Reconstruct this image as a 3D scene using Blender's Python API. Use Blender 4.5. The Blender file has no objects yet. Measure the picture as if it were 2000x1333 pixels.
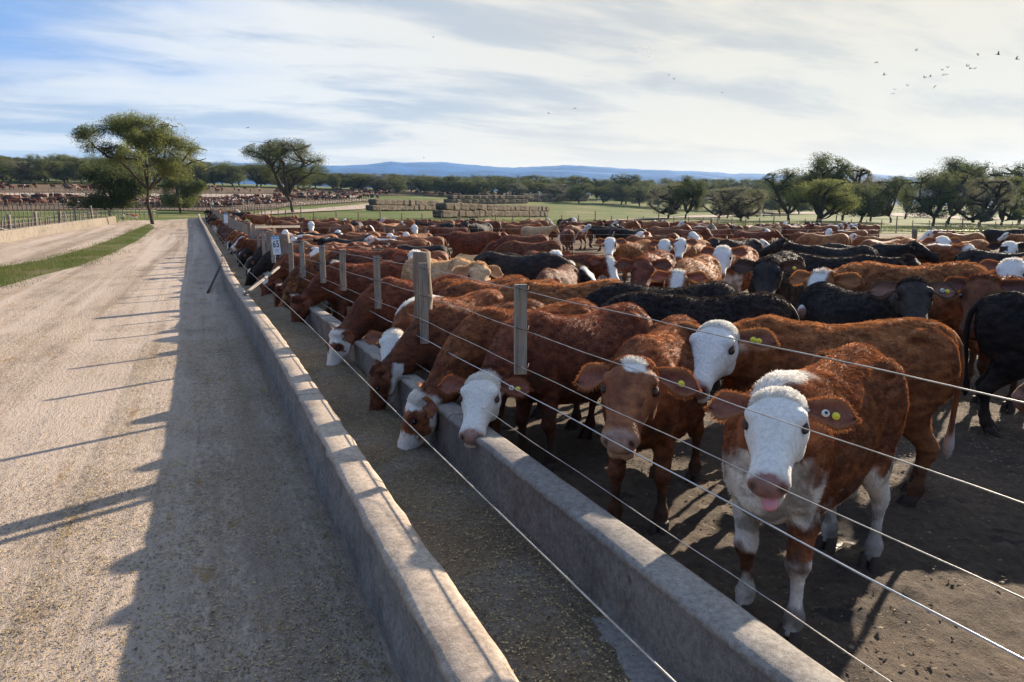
import bpy, bmesh, math, random
import numpy as np
from mathutils import Vector
sc = bpy.context.scene; C0 = sc.collection
rad = math.radians
# ---------------------------------------------------------------- camera
F_PX = 1444.; CX, CY = 1000., 666.5; HZ = 435.; EYE = 1.75
PITCH = math.atan((CY - HZ) / F_PX); YAW = rad(22.4076)
cam = bpy.data.cameras.new('camera'); cam.sensor_width = 36; cam.lens = 36 * F_PX / 2000; cam.clip_start = .05; cam.clip_end = 30000
cam_o = bpy.data.objects.new('camera', cam); C0.objects.link(cam_o); cam_o.location = (0, 0, EYE); cam_o.rotation_euler = (rad(90) - PITCH, 0, -YAW); sc.camera = cam_o
# ---------------------------------------------------------------- sky and sun
SUN_EL = rad(20.5); SUN_AZ = math.atan2(.88, .475)      # azimuth from +Y towards +X
EXPO = 1.42
w = bpy.data.worlds.new('World'); sc.world = w; w.use_nodes = True
def build_sky():
    nt = w.node_tree; L = nt.links.new; bg = nt.nodes['Background']
    def N(t, **k):
        n = nt.nodes.new(t)
        for a, b in k.items(): setattr(n, a, b)
        return n
    def math_(op, a, b=None, c=None, clamp=False):
        n = N('ShaderNodeMath', operation=op); n.use_clamp = clamp
        for i, x in enumerate((a, b, c)):
            if x is None: continue
            if isinstance(x, (int, float)): n.inputs[i].default_value = x
            else: L(x, n.inputs[i])
        return n.outputs[0]
    def mixc(f, a, b):
        n = N('ShaderNodeMix', data_type='RGBA')
        if isinstance(f, (int, float)): n.inputs[0].default_value = f
        else: L(f, n.inputs[0])
        for i, x in ((6, a), (7, b)):
            if isinstance(x, tuple): n.inputs[i].default_value = (*x, 1)
            else: L(x, n.inputs[i])
        return n.outputs[2]
    def ramp(x, a, b, lo=0., hi=1.):
        n = N('ShaderNodeMapRange', interpolation_type='SMOOTHSTEP'); L(x, n.inputs[0])
        for i, q in zip((1, 2, 3, 4), (a, b, lo, hi)): n.inputs[i].default_value = q
        return n.outputs[0]
    sky = N('ShaderNodeTexSky', sky_type='NISHITA', sun_disc=False); sky.sun_elevation = SUN_EL; sky.sun_rotation = SUN_AZ; sky.dust_density = 1.2; sky.ozone_density = 2.5
    base = N('ShaderNodeVectorMath', operation='SCALE'); base.inputs['Scale'].default_value = .055; L(sky.outputs[0], base.inputs[0])
    tc = N('ShaderNodeTexCoord'); sep = N('ShaderNodeSeparateXYZ'); L(tc.outputs['Generated'], sep.inputs[0]); X, Y, Z = sep.outputs
    zz = math_('ADD', math_('MAXIMUM', Z, 0.), .13); u = math_('DIVIDE', X, zz); v = math_('DIVIDE', Y, zz)
    cv = N('ShaderNodeCombineXYZ'); L(u, cv.inputs[0]); L(v, cv.inputs[1])
    mp = N('ShaderNodeMapping'); mp.inputs['Rotation'].default_value = (0, 0, rad(28)); mp.inputs['Scale'].default_value = (.42, 1.0, 1); mp.inputs['Location'].default_value = (3.1, 1.7, 0); L(cv.outputs[0], mp.inputs[0])
    n1 = N('ShaderNodeTexNoise'); L(mp.outputs[0], n1.inputs['Vector']); n1.inputs['Scale'].default_value = .75; n1.inputs['Detail'].default_value = 9; n1.inputs['Roughness'].default_value = .58; n1.inputs['Distortion'].default_value = .2
    mp2 = N('ShaderNodeMapping'); mp2.inputs['Rotation'].default_value = (0, 0, rad(20)); mp2.inputs['Scale'].default_value = (.5, 1.1, 1); L(cv.outputs[0], mp2.inputs[0])
    n2 = N('ShaderNodeTexNoise'); L(mp2.outputs[0], n2.inputs['Vector']); n2.inputs['Scale'].default_value = 1.5; n2.inputs['Detail'].default_value = 8; n2.inputs['Roughness'].default_value = .6; n2.inputs['Distortion'].default_value = .25
    sv = (math.sin(SUN_AZ) * math.cos(SUN_EL), math.cos(SUN_AZ) * math.cos(SUN_EL), math.sin(SUN_EL))
    dt = N('ShaderNodeVectorMath', operation='DOT_PRODUCT'); L(tc.outputs['Generated'], dt.inputs[0]); dt.inputs[1].default_value = sv; sd = dt.outputs['Value']
    # cloud cover: thick veil everywhere but thin in the north-west, high up
    wl = N('ShaderNodeVectorMath', operation='DOT_PRODUCT'); L(tc.outputs['Generated'], wl.inputs[0]); az = rad(-8); el = rad(15)
    wl.inputs[1].default_value = (math.sin(az) * math.cos(el), math.cos(az) * math.cos(el), math.sin(el))
    gap = ramp(wl.outputs['Value'], .885, .985)
    cover = math_('SUBTRACT', math_('ADD', n1.outputs[0], ramp(sd, -.2, .75, .0, .42)), math_('MULTIPLY', gap, .50)); cover = math_('ADD', cover, math_('MULTIPLY', ramp(Z, .19, .10), .50))
    cov = ramp(cover, .22, .56, .05, 1.)
    shade = ramp(n2.outputs[0], .43, .60)
    near = ramp(sd, .45, .99); far_ = ramp(sd, -.6, .5)
    light = mixc(near, mixc(far_, (.075, .105, .155), (.31, .315, .32)), (.318, .288, .235))
    dark = mixc(near, (.14, .185, .255), (.225, .215, .195))
    cl = mixc(math_('MULTIPLY', shade, .95), light, dark)
    # warm band close to the horizon on the sunny side
    low = math_('MULTIPLY', ramp(Z, .17, .02), ramp(sd, .30, .90)); cl = mixc(math_('MULTIPLY', low, .75), cl, (.44, .315, .165))
    bluer = mixc(.70, base.outputs[0], (.030, .120, .34))
    out = mixc(cov, bluer, cl); tint = N('ShaderNodeVectorMath', operation='MULTIPLY'); L(out, tint.inputs[0]); L(mixc(ramp(Z, .32, .60), (1., 1., 1.), (.78, .95, 1.28)), tint.inputs[1]); out = tint.outputs[0]; dim = N('ShaderNodeVectorMath', operation='SCALE'); L(out, dim.inputs[0]); L(math_('MULTIPLY', ramp(Z, .34, .85, 1.05, .95), ramp(sd, -.7, .35, .9, 1.)), dim.inputs['Scale']); L(dim.outputs[0], bg.inputs[0]); bg.inputs[1].default_value = 1.0
build_sky()
sd_ = bpy.data.lights.new('sun', 'SUN'); sd_.energy = 5.0; sd_.angle = rad(.6); sd_.color = (1, .86, .68)
sun_o = bpy.data.objects.new('sun', sd_); C0.objects.link(sun_o)
sun_o.rotation_euler = Vector((math.sin(SUN_AZ) * math.cos(SUN_EL), math.cos(SUN_AZ) * math.cos(SUN_EL), math.sin(SUN_EL))).to_track_quat('Z', 'Y').to_euler()
sc.view_settings.view_transform = 'Standard'; sc.view_settings.look = 'None'; sc.view_settings.gamma = 1; sc.view_settings.exposure = EXPO
sc.render.engine = 'CYCLES'; sc.cycles.max_bounces = 6; sc.cycles.transparent_max_bounces = 8; sc.cycles.use_adaptive_sampling = True
PEN = -.11      # the pens lie a little lower than the road
# ---------------------------------------------------------------- terrain: flat yard, then a long slope rising to the north-west
KN = [(-6000, 0), (15, 0), (30, .3), (50, .8), (70, 1.55), (85, 2.2), (113, 2.9), (130, 3.15), (200, 5.6), (340, 18), (6000, 18 + .05 * 5660)]
G15 = rad(15); UX, UY = -math.sin(G15), math.cos(G15)
def P(x, y): return float(np.interp(x * UX + y * UY, [k[0] for k in KN], [k[1] for k in KN]))
_t = YAW; cp, sp = math.cos(PITCH), math.sin(PITCH)
CF = np.array([math.sin(_t) * cp, math.cos(_t) * cp, -sp]); CR = np.array([math.cos(_t), -math.sin(_t), 0]); CU = np.cross(CR, CF)
def ray(px, py): return CF + CR * (px - CX) / F_PX - CU * (py - CY) / F_PX
def gp(px, py, dz=0.):
    """point of the ground (raised by dz) seen at a place of the photograph"""
    d = ray(px, py); t0 = 0.2; t = t0
    while t < 9000:
        t1 = t * 1.02 + .02; p = d * t1
        if p[2] + EYE < P(p[0], p[1]) + dz:
            a, b = t, t1
            for _ in range(30):
                m = (a + b) / 2; p = d * m
                if p[2] + EYE < P(p[0], p[1]) + dz: b = m
                else: a = m
            p = d * b; return float(p[0]), float(p[1])
        t = t1
    raise ValueError(('no ground', px, py))
def gpd(px, depth):
    """ground point under column px at a distance along the view axis"""
    d = CF * cp + 0; f = np.array([math.sin(_t), math.cos(_t)]); r = np.array([math.cos(_t), -math.sin(_t)])
    q = f * depth + r * (px - CX) / F_PX * depth / cp; return float(q[0]), float(q[1])
def px_of(x, y, z):
    v = np.array([x, y, z - EYE]); return CX + F_PX * v.dot(CR) / v.dot(CF), CY - F_PX * v.dot(CU) / v.dot(CF)
def zat(px, py, x, y):
    """height above datum seen at (px,py) on the vertical line through x,y"""
    d = ray(px, py); t = math.hypot(x, y) / math.hypot(d[0], d[1]); return EYE + d[2] * t
def tag(o, label=None, cat=None, group=None, kind=None):
    if label: o['label'] = label
    if cat: o['category'] = cat
    if group: o['group'] = group
    if kind: o['kind'] = kind
    return o
def link(name, me, parent=None, loc=None):
    o = bpy.data.objects.new(name, me); C0.objects.link(o)
    if parent: o.parent = parent
    if loc is not None: o.location = loc
    return o
def empty(name, loc, rz=0): o = bpy.data.objects.new(name, None); C0.objects.link(o); o.location = loc; o.rotation_euler = (0, 0, rz); o.empty_display_size = .2; return o
M = {}
def newmat(name):
    m = bpy.data.materials.new(name); m.use_nodes = True; nt = m.node_tree; b = nt.nodes['Principled BSDF']; return m, nt, b
def N_(nt, t, **kw):
    n = nt.nodes.new(t)
    for k, v in kw.items():
        if k.startswith('i_'):
            key = k[2:]; n.inputs[int(key) if key.isdigit() else key.replace('_', ' ')].default_value = v
        else: setattr(n, k, v)
    return n
def mat_coat():
    m, nt, b = newmat('coat'); L = nt.links.new
    a = N_(nt, 'ShaderNodeAttribute', attribute_name='Col'); tc = N_(nt, 'ShaderNodeTexCoord')
    mp = N_(nt, 'ShaderNodeMapping'); mp.inputs['Scale'].default_value = (1, 1, .6); L(tc.outputs['Object'], mp.inputs[0])
    n = N_(nt, 'ShaderNodeTexNoise', i_Scale=70, i_Detail=4); L(mp.outputs[0], n.inputs['Vector'])
    r = N_(nt, 'ShaderNodeMapRange', i_1=.3, i_2=.7, i_3=.86, i_4=1.14); L(n.outputs[0], r.inputs[0])
    mx = N_(nt, 'ShaderNodeVectorMath', operation='SCALE'); L(a.outputs[0], mx.inputs[0]); L(r.outputs[0], mx.inputs['Scale']); L(mx.outputs[0], b.inputs['Base Color'])
    bp = N_(nt, 'ShaderNodeBump', i_Strength=.6, i_Distance=.012); L(n.outputs[0], bp.inputs['Height']); L(bp.outputs[0], b.inputs['Normal'])
    b.inputs['Roughness'].default_value = .75; b.inputs['Specular IOR Level'].default_value = .25
    b.inputs['Sheen Weight'].default_value = .12; b.inputs['Sheen Roughness'].default_value = .4; L(mx.outputs[0], b.inputs['Sheen Tint'])
    return m
def mat_fur():
    m = bpy.data.materials.new('fur'); m.use_nodes = True; nt = m.node_tree; L = nt.links.new; nt.nodes.remove(nt.nodes['Principled BSDF'])
    a = N_(nt, 'ShaderNodeAttribute', attribute_name='Col')
    d = N_(nt, 'ShaderNodeBsdfDiffuse'); t = N_(nt, 'ShaderNodeBsdfTranslucent'); mx = N_(nt, 'ShaderNodeMixShader', i_0=.45)
    g = N_(nt, 'ShaderNodeVectorMath', operation='SCALE'); g.inputs['Scale'].default_value = 1.15; L(a.outputs[0], g.inputs[0])
    L(g.outputs[0], d.inputs[0]); L(g.outputs[0], t.inputs[0]); L(d.outputs[0], mx.inputs[1]); L(t.outputs[0], mx.inputs[2])
    h = N_(nt, 'ShaderNodeBsdfHair', component='Reflection'); h.inputs['RoughnessU'].default_value = .35; h.inputs['RoughnessV'].default_value = .6
    gl = N_(nt, 'ShaderNodeVectorMath', operation='MULTIPLY_ADD'); gl.inputs[1].default_value = (.8, .8, .8); gl.inputs[2].default_value = (.05, .045, .04); L(a.outputs[0], gl.inputs[0]); L(gl.outputs[0], h.inputs[0])
    m2 = N_(nt, 'ShaderNodeMixShader', i_0=.25); L(mx.outputs[0], m2.inputs[1]); L(h.outputs[0], m2.inputs[2]); L(m2.outputs[0], nt.nodes['Material Output'].inputs[0]); return m
def plain(name, col, rough=.7, spec=.3, metal=0, bump=0, scale=30, var=.0):
    m, nt, b = newmat(name); L = nt.links.new; b.inputs['Base Color'].default_value = (*col, 1); b.inputs['Roughness'].default_value = rough; b.inputs['Specular IOR Level'].default_value = spec; b.inputs['Metallic'].default_value = metal
    if bump or var:
        tc = N_(nt, 'ShaderNodeTexCoord'); n = N_(nt, 'ShaderNodeTexNoise', i_Scale=scale, i_Detail=5); L(tc.outputs['Object'], n.inputs['Vector'])
        if bump:
            bp = N_(nt, 'ShaderNodeBump', i_Strength=bump, i_Distance=.01); L(n.outputs[0], bp.inputs['Height']); L(bp.outputs[0], b.inputs['Normal'])
        if var:
            r = N_(nt, 'ShaderNodeMapRange', i_1=.3, i_2=.7, i_3=1 - var, i_4=1 + var); L(n.outputs[0], r.inputs[0])
            c = N_(nt, 'ShaderNodeVectorMath', operation='SCALE'); c.inputs[0].default_value = col; L(r.outputs[0], c.inputs['Scale']); L(c.outputs[0], b.inputs['Base Color'])
    return m
M['coat'] = mat_coat(); M['fur'] = mat_fur(); M['eye'] = plain('eye', (.008, .005, .004), .06, .6); M['nose'] = None
def mat_nose():
    m, nt, b = newmat('nose'); a = N_(nt, 'ShaderNodeAttribute', attribute_name='Col'); nt.links.new(a.outputs[0], b.inputs['Base Color']); b.inputs['Roughness'].default_value = .35
    tc = N_(nt, 'ShaderNodeTexCoord'); v = N_(nt, 'ShaderNodeTexVoronoi', i_Scale=220); nt.links.new(tc.outputs['Object'], v.inputs['Vector']); bp = N_(nt, 'ShaderNodeBump', i_Strength=.4, i_Distance=.003); nt.links.new(v.outputs[0], bp.inputs['Height']); nt.links.new(bp.outputs[0], b.inputs['Normal']); return m
M['nose'] = mat_nose()
def ground_mat(name, cols, sc_=(.25, 2.2, 14.), bump=.5, bdist=.03, rough=.95, spots=None, wet=None, lines=None, stretch=None, tracks=None):
    """dirt/grass/concrete: two-scale colour mix plus fine grain and bump. cols = three linear colours"""
    m, nt, b = newmat(name); L = nt.links.new
    tc = N_(nt, 'ShaderNodeTexCoord'); vec = tc.outputs['Object']
    if stretch:
        mp = N_(nt, 'ShaderNodeMapping'); mp.inputs['Scale'].default_value = stretch; L(vec, mp.inputs[0]); vec = mp.outputs[0]
    def noise(s, d=6, r=.6, dist=0):
        n = N_(nt, 'ShaderNodeTexNoise', i_Scale=s, i_Detail=d, i_Roughness=r, i_Distortion=dist); L(vec, n.inputs['Vector']); return n.outputs[0]
    def rng(x, a, c, lo=0., hi=1.):
        r = N_(nt, 'ShaderNodeMapRange', i_1=a, i_2=c, i_3=lo, i_4=hi); L(x, r.inputs[0]); return r.outputs[0]
    def mix(f, x, y):
        n = N_(nt, 'ShaderNodeMix', data_type='RGBA'); L(f, n.inputs[0])
        for i, q in ((6, x), (7, y)):
            if isinstance(q, tuple): n.inputs[i].default_value = (*q, 1)
            else: L(q, n.inputs[i])
        return n.outputs[2]
    n0, n1, n2, n3 = noise(sc_[0], 4, .55, .3), noise(sc_[1]), noise(sc_[2], 8, .7), noise(sc_[2] * 6, 4, .7)
    c = mix(rng(n0, .38, .62), cols[0], cols[1]); c = mix(rng(n1, .48, .68, 0, .85), c, cols[2]); 
    g = N_(nt, 'ShaderNodeVectorMath', operation='SCALE'); L(c, g.inputs[0])
    k = N_(nt, 'ShaderNodeMath', operation='MULTIPLY'); L(rng(n2, .3, .7, .62, 1.38), k.inputs[0]); L(rng(n3, .3, .7, .75, 1.25), k.inputs[1]); L(k.outputs[0], g.inputs['Scale']); c = g.outputs[0]
    if spots:      # (colour, scale, threshold)
        for col, s, th in spots:
            c = mix(rng(noise(s, 5, .65), th, th + .05, 0, .9), c, col)
    if tracks:      # wheel tracks and scraped strips along the road
        mq = N_(nt, 'ShaderNodeMapping'); mq.inputs['Scale'].default_value = (1.5, .035, 1); L(tc.outputs['Object'], mq.inputs[0]); nq = N_(nt, 'ShaderNodeTexNoise', i_Scale=1., i_Detail=5, i_Roughness=.6, i_Distortion=.4); L(mq.outputs[0], nq.inputs['Vector'])
        c = mix(rng(nq.outputs[0], .50, .60, 0, .75), c, tracks[0]); c = mix(rng(nq.outputs[0], .44, .36, 0, .8), c, tracks[1])
    if lines:      # thin joints across the length
        sp_ = N_(nt, 'ShaderNodeSeparateXYZ'); L(tc.outputs['Object'], sp_.inputs[0])
        a = N_(nt, 'ShaderNodeMath', operation='PINGPONG', i_1=lines); L(sp_.outputs[1], a.inputs[0]); c = mix(rng(a.outputs[0], .018, .006, 0, .55), c, (.05, .045, .04))
    L(c, b.inputs['Base Color'])
    ad = N_(nt, 'ShaderNodeMath', operation='MULTIPLY_ADD', i_1=.35); L(n3, ad.inputs[0]); L(n2, ad.inputs[2])
    bp = N_(nt, 'ShaderNodeBump', i_Strength=bump, i_Distance=bdist); L(ad.outputs[0], bp.inputs['Height']); L(bp.outputs[0], b.inputs['Normal'])
    b.inputs['Roughness'].default_value = rough; b.inputs['Specular IOR Level'].default_value = .5 if wet else .06
    if wet:
        L(rng(noise(wet[0], 4, .6), wet[1], wet[1] + .04, rough, .12), b.inputs['Roughness'])
    return m
M['road'] = ground_mat('road', ((.40, .315, .245), (.33, .262, .205), (.23, .18, .142)), (.22, 1.3, 16.), .9, .03, spots=(((.30, .20, .10), 3.2, .60), ((.20, .15, .11), 1.4, .66)), stretch=(1.6, .55, 1), tracks=((.46, .37, .30), (.23, .175, .13)))
M['pen'] = ground_mat('pen', ((.16, .112, .072), (.12, .084, .055), (.075, .053, .037)), (.10, .7, 7.), .7, .05)
M['mud'] = ground_mat('mud', ((.150, .102, .064), (.105, .072, .046), (.062, .043, .030)), (.6, 3.2, 18.), 1., .06, spots=(((.15, .10, .055), 6.5, .60), ((.035, .026, .02), 2.1, .60)), wet=(1.1, .665))
M['field'] = ground_mat('field', ((.075, .115, .026), (.11, .125, .036), (.17, .135, .058)), (.018, .09, 1.3), .4, .05, spots=(((.060, .10, .022), .35, .56), ((.20, .165, .075), .055, .55)))
M['verge'] = ground_mat('verge', ((.07, .095, .025), (.10, .10, .035), (.14, .105, .060)), (.3, 1.5, 8.), .6, .04)
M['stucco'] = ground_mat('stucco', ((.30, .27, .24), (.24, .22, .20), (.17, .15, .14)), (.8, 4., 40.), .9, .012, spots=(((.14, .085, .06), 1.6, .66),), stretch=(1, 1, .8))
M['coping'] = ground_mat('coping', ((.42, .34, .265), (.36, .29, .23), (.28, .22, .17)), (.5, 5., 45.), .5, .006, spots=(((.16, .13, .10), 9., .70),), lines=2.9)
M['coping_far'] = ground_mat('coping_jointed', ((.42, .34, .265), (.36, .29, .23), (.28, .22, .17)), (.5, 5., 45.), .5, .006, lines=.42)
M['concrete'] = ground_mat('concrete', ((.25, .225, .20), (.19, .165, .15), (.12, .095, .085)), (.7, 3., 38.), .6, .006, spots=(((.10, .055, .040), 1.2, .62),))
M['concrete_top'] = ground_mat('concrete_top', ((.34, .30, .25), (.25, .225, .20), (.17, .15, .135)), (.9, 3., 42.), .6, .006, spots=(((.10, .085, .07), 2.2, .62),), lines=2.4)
M['feed'] = ground_mat('feed', ((.215, .165, .11), (.155, .118, .08), (.24, .205, .17)), (.9, 2.6, 30.), .9, .02)
M['block'] = ground_mat('block', ((.235, .20, .165), (.19, .165, .138), (.13, .11, .09)), (.3, 3., 30.), .5, .01)
M['wood'] = None
def mat_wood(name, a, b_, c_):
    m, nt, b = newmat(name); L = nt.links.new; tc = N_(nt, 'ShaderNodeTexCoord'); mp = N_(nt, 'ShaderNodeMapping'); mp.inputs['Scale'].default_value = (26, 26, 1.6); L(tc.outputs['Object'], mp.inputs[0])
    n = N_(nt, 'ShaderNodeTexNoise', i_Scale=1.6, i_Detail=7, i_Roughness=.65, i_Distortion=.6); L(mp.outputs[0], n.inputs[0]); n2 = N_(nt, 'ShaderNodeTexNoise', i_Scale=2.3, i_Detail=3); L(tc.outputs['Object'], n2.inputs[0])
    r = N_(nt, 'ShaderNodeValToRGB'); e = r.color_ramp.elements; e[0].position = .33; e[0].color = (*c_, 1); e[1].position = .7; e[1].color = (*a, 1); q = e.new(.5); q.color = (*[(x + y) / 2 for x, y in zip(a, c_)], 1); L(n.outputs[0], r.inputs[0])
    mx = N_(nt, 'ShaderNodeMix', data_type='RGBA'); rr = N_(nt, 'ShaderNodeMapRange', i_1=.45, i_2=.6, i_3=0, i_4=.7); L(n2.outputs[0], rr.inputs[0]); L(rr.outputs[0], mx.inputs[0]); L(r.outputs[0], mx.inputs[6]); mx.inputs[7].default_value = (*b_, 1); L(mx.outputs[2], b.inputs['Base Color'])
    bp = N_(nt, 'ShaderNodeBump', i_Strength=.8, i_Distance=.006); L(n.outputs[0], bp.inputs['Height']); L(bp.outputs[0], b.inputs['Normal']); b.inputs['Roughness'].default_value = .85; return m
M['wood'] = mat_wood('weathered_wood', (.34, .29, .235), (.22, .14, .08), (.045, .036, .03)); M['sawn'] = mat_wood('sawn_wood', (.38, .33, .28), (.42, .28, .15), (.13, .115, .10)); M['pole'] = mat_wood('pole_wood', (.28, .24, .2), (.3, .26, .22), (.13, .11, .1))
M['wire'] = plain('galvanised_wire', (.42, .39, .35), .45, .5, .7, var=.35, scale=14); M['cable'] = plain('steel_cable', (.45, .46, .48), .35, .5, .8)
M['tagy'] = plain('yellow_plastic', (.72, .62, .04), .4, .4); M['tagw'] = plain('white_plastic', (.7, .7, .6), .4, .4); M['dark'] = plain('dark_print', (.03, .03, .05), .5)
M['tongue'] = plain('tongue', (.62, .24, .26), .3, .5, bump=.3, scale=120)
M['signw'] = plain('sign_white', (.72, .76, .80), .45, .4, bump=.1, scale=20, var=.06); M['signb'] = plain('sign_blue', (.12, .35, .70), .45); M['signn'] = plain('sign_navy', (.03, .045, .10), .5)
M['straw'] = plain('straw', (.42, .31, .15), .8, var=.35, scale=9); M['straw_dark'] = plain('chaff', (.20, .145, .085), .85, var=.4, scale=9); M['clod'] = plain('clod', (.095, .068, .046), .95, bump=.6, scale=40, var=.35)
M['corn'] = plain('feed_grain', (.34, .23, .10), .7, var=.5, scale=20); M['hay'] = ground_mat('hay', ((.165, .13, .095), (.12, .096, .072), (.055, .045, .035)), (.5, 2.2, 12.), 1., .12, stretch=(1, 1, 1.7))
M['bark'] = ground_mat('bark', ((.085, .068, .052), (.06, .048, .038), (.035, .028, .023)), (1., 5., 20.), .9, .05, stretch=(1, 1, .3))
def leafmat(name, c, c2, tr=.35):
    m = bpy.data.materials.new(name); m.use_nodes = True; nt = m.node_tree; L = nt.links.new; nt.nodes.remove(nt.nodes['Principled BSDF'])
    g = N_(nt, 'ShaderNodeNewGeometry'); tc = N_(nt, 'ShaderNodeTexCoord'); n = N_(nt, 'ShaderNodeTexNoise', i_Scale=.7, i_Detail=3); L(tc.outputs['Object'], n.inputs[0])
    ad = N_(nt, 'ShaderNodeMath', operation='MULTIPLY_ADD', i_1=.45); L(g.outputs['Random Per Island'], ad.inputs[0]); L(n.outputs[0], ad.inputs[2])
    r = N_(nt, 'ShaderNodeMapRange', i_1=.45, i_2=1.0); L(ad.outputs[0], r.inputs[0]); mx = N_(nt, 'ShaderNodeMix', data_type='RGBA'); L(r.outputs[0], mx.inputs[0]); mx.inputs[6].default_value = (*c, 1); mx.inputs[7].default_value = (*c2, 1)
    d = N_(nt, 'ShaderNodeBsdfDiffuse'); t = N_(nt, 'ShaderNodeBsdfTranslucent'); s = N_(nt, 'ShaderNodeMixShader', i_0=tr); L(mx.outputs[2], d.inputs[0]); L(mx.outputs[2], t.inputs[0]); L(d.outputs[0], s.inputs[1]); L(t.outputs[0], s.inputs[2]); L(s.outputs[0], nt.nodes['Material Output'].inputs[0]); return m
M['leaf_yel'] = leafmat('leaf_yellow_green', (.13, .15, .05), (.22, .23, .085), .5); M['leaf_dk'] = leafmat('leaf_dark', (.065, .078, .036), (.13, .145, .062), .42); M['leaf_ol'] = leafmat('leaf_olive', (.085, .10, .042), (.17, .18, .075), .45); M['leaf_gr'] = leafmat('leaf_grey', (.12, .12, .08), (.20, .19, .13), .5)
M['blade'] = leafmat('grass_blade', (.065, .10, .025), (.15, .155, .055), .4); M['hill'] = ground_mat('hill', ((.006, .075, .24), (.006, .07, .22), (.010, .075, .21)), (.0006, .002, .01), .3, 4., spots=None)  # hill base is blue: distance haze painted into its colour
M['tarp'] = plain('white_tarp', (.72, .72, .70), .5, .4, bump=.3, scale=1.2); M['metal_roof'] = plain('metal_roof', (.62, .64, .66), .4, .5, .3); M['shedwall'] = plain('shed_wall', (.28, .24, .2), .8, var=.2, scale=2)
M['skin'] = plain('skin', (.36, .20, .13), .6); M['shirt'] = plain('shirt', (.17, .20, .17), .85, var=.2, scale=8); M['shirt2'] = plain('pale_shirt', (.48, .47, .45), .85, var=.2, scale=8); M['trouser'] = plain('trousers', (.05, .055, .07), .85, var=.2, scale=8); M['hat'] = plain('straw_hat', (.40, .34, .24), .8); M['hair'] = plain('hair', (.02, .014, .01), .7)
M['bird'] = plain('bird_feathers', (.035, .033, .034), .8); M['rust'] = plain('rusty_frame', (.075, .045, .035), .8, var=.3, scale=3)
# ---------------------------------------------------------------- small maths helpers
def V(*a): return np.array(a, dtype=float)
def nrm(v):
    v = np.asarray(v, float); return v / (np.linalg.norm(v, axis=-1, keepdims=True) + 1e-12)
_hr = np.random.RandomState(7); _P = _hr.permutation(512); _G = _hr.rand(512)
def vnoise(p):
    """value noise in 3-D, p (n,3) -> 0..1"""
    p = np.asarray(p, float); i = np.floor(p).astype(int); f = p - i; f = f * f * (3 - 2 * f)
    r = 0.
    for dx in (0, 1):
        wx = f[:, 0] if dx else 1 - f[:, 0]
        for dy in (0, 1):
            wy = f[:, 1] if dy else 1 - f[:, 1]
            for dz in (0, 1):
                wz = f[:, 2] if dz else 1 - f[:, 2]
                h = _P[(_P[(_P[(i[:, 0] + dx) & 511] + i[:, 1] + dy) & 511] + i[:, 2] + dz) & 511]
                r = r + wx * wy * wz * _G[h]
    return r
def fbm(p, o=3):
    p = np.asarray(p, float); s = 0.; a = .5; t = 0.
    for k in range(o):
        s = s + a * vnoise(p * 2 ** k + 17.3 * k); t += a; a *= .5
    return s / t
def sstep(a, b, x):
    t = np.clip((x - a) / (b - a), 0, 1); return t * t * (3 - 2 * t)
def catmull(pts, m):
    """resample control rows (k,d) smoothly to m rows per span"""
    pts = np.asarray(pts, float); P = np.vstack([2 * pts[0] - pts[1], pts, 2 * pts[-1] - pts[-2]]); out = []
    for k in range(1, len(P) - 2):
        for j in range(m):
            t = j / m
            out.append(.5 * ((2 * P[k]) + (-P[k - 1] + P[k + 1]) * t + (2 * P[k - 1] - 5 * P[k] + 4 * P[k + 1] - P[k + 2]) * t * t + (-P[k - 1] + 3 * P[k] - 3 * P[k + 1] + P[k + 2]) * t ** 3))
    out.append(pts[-1]); return np.array(out)
def loft(rings):
    """rings: list of (n,3) -> verts, faces with capped ends"""
    n = len(rings[0]); v = np.vstack(rings + [rings[0].mean(0)[None], rings[-1].mean(0)[None]]); f = []
    L = len(rings)
    for a in range(L - 1):
        for k in range(n):
            k2 = (k + 1) % n; f.append((a * n + k, a * n + k2, (a + 1) * n + k2, (a + 1) * n + k))
    c0 = L * n; c1 = c0 + 1
    for k in range(n):
        k2 = (k + 1) % n; f.append((c0, k2, k)); f.append((c1, (L - 1) * n + k, (L - 1) * n + k2))
    return v, f
def tube(c, ra, rb, lat, n=12):
    """elliptic tube along centres c; ra across along 'lat', rb across the other way"""
    c = np.asarray(c, float); t = nrm(np.gradient(c, axis=0)); rings = []
    A = np.linspace(0, 2 * np.pi, n, endpoint=False); ra = np.broadcast_to(ra, len(c)); rb = np.broadcast_to(rb, len(c))
    for i in range(len(c)):
        s = nrm(lat - t[i] * np.dot(lat, t[i])); u = np.cross(t[i], s)
        rings.append(c[i] + np.outer(np.cos(A) * ra[i], s) + np.outer(np.sin(A) * rb[i], u))
    return loft(rings)
class Geo:
    """collects verts, faces, material ids"""
    def __init__(s): s.v = []; s.f = []; s.m = []; s.c = []; s.n = 0
    def add(s, v, f, mat=0, col=None):
        v = np.asarray(v, float); s.v.append(v); s.f += [tuple(int(i) + s.n for i in q) for q in f]; s.m += [mat] * len(f)
        c = np.zeros((len(v), 3)) if col is None else np.broadcast_to(col, (len(v), 3)); s.c.append(c); s.n += len(v); return s
    def mesh(s, name, mats, smooth=True, color=False):
        me = bpy.data.meshes.new(name); V_ = np.vstack(s.v)
        me.from_pydata(V_.tolist(), [], s.f)
        for m in mats: me.materials.append(m)
        me.polygons.foreach_set('material_index', s.m)
        me.polygons.foreach_set('use_smooth', [smooth] * len(s.f))
        if color:
            C = np.ones((len(V_), 4), np.float32); C[:, :3] = np.vstack(s.c)
            a = me.color_attributes.new('Col', 'FLOAT_COLOR', 'POINT'); a.data.foreach_set('color', C.ravel())
        me.update(); return me

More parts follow.
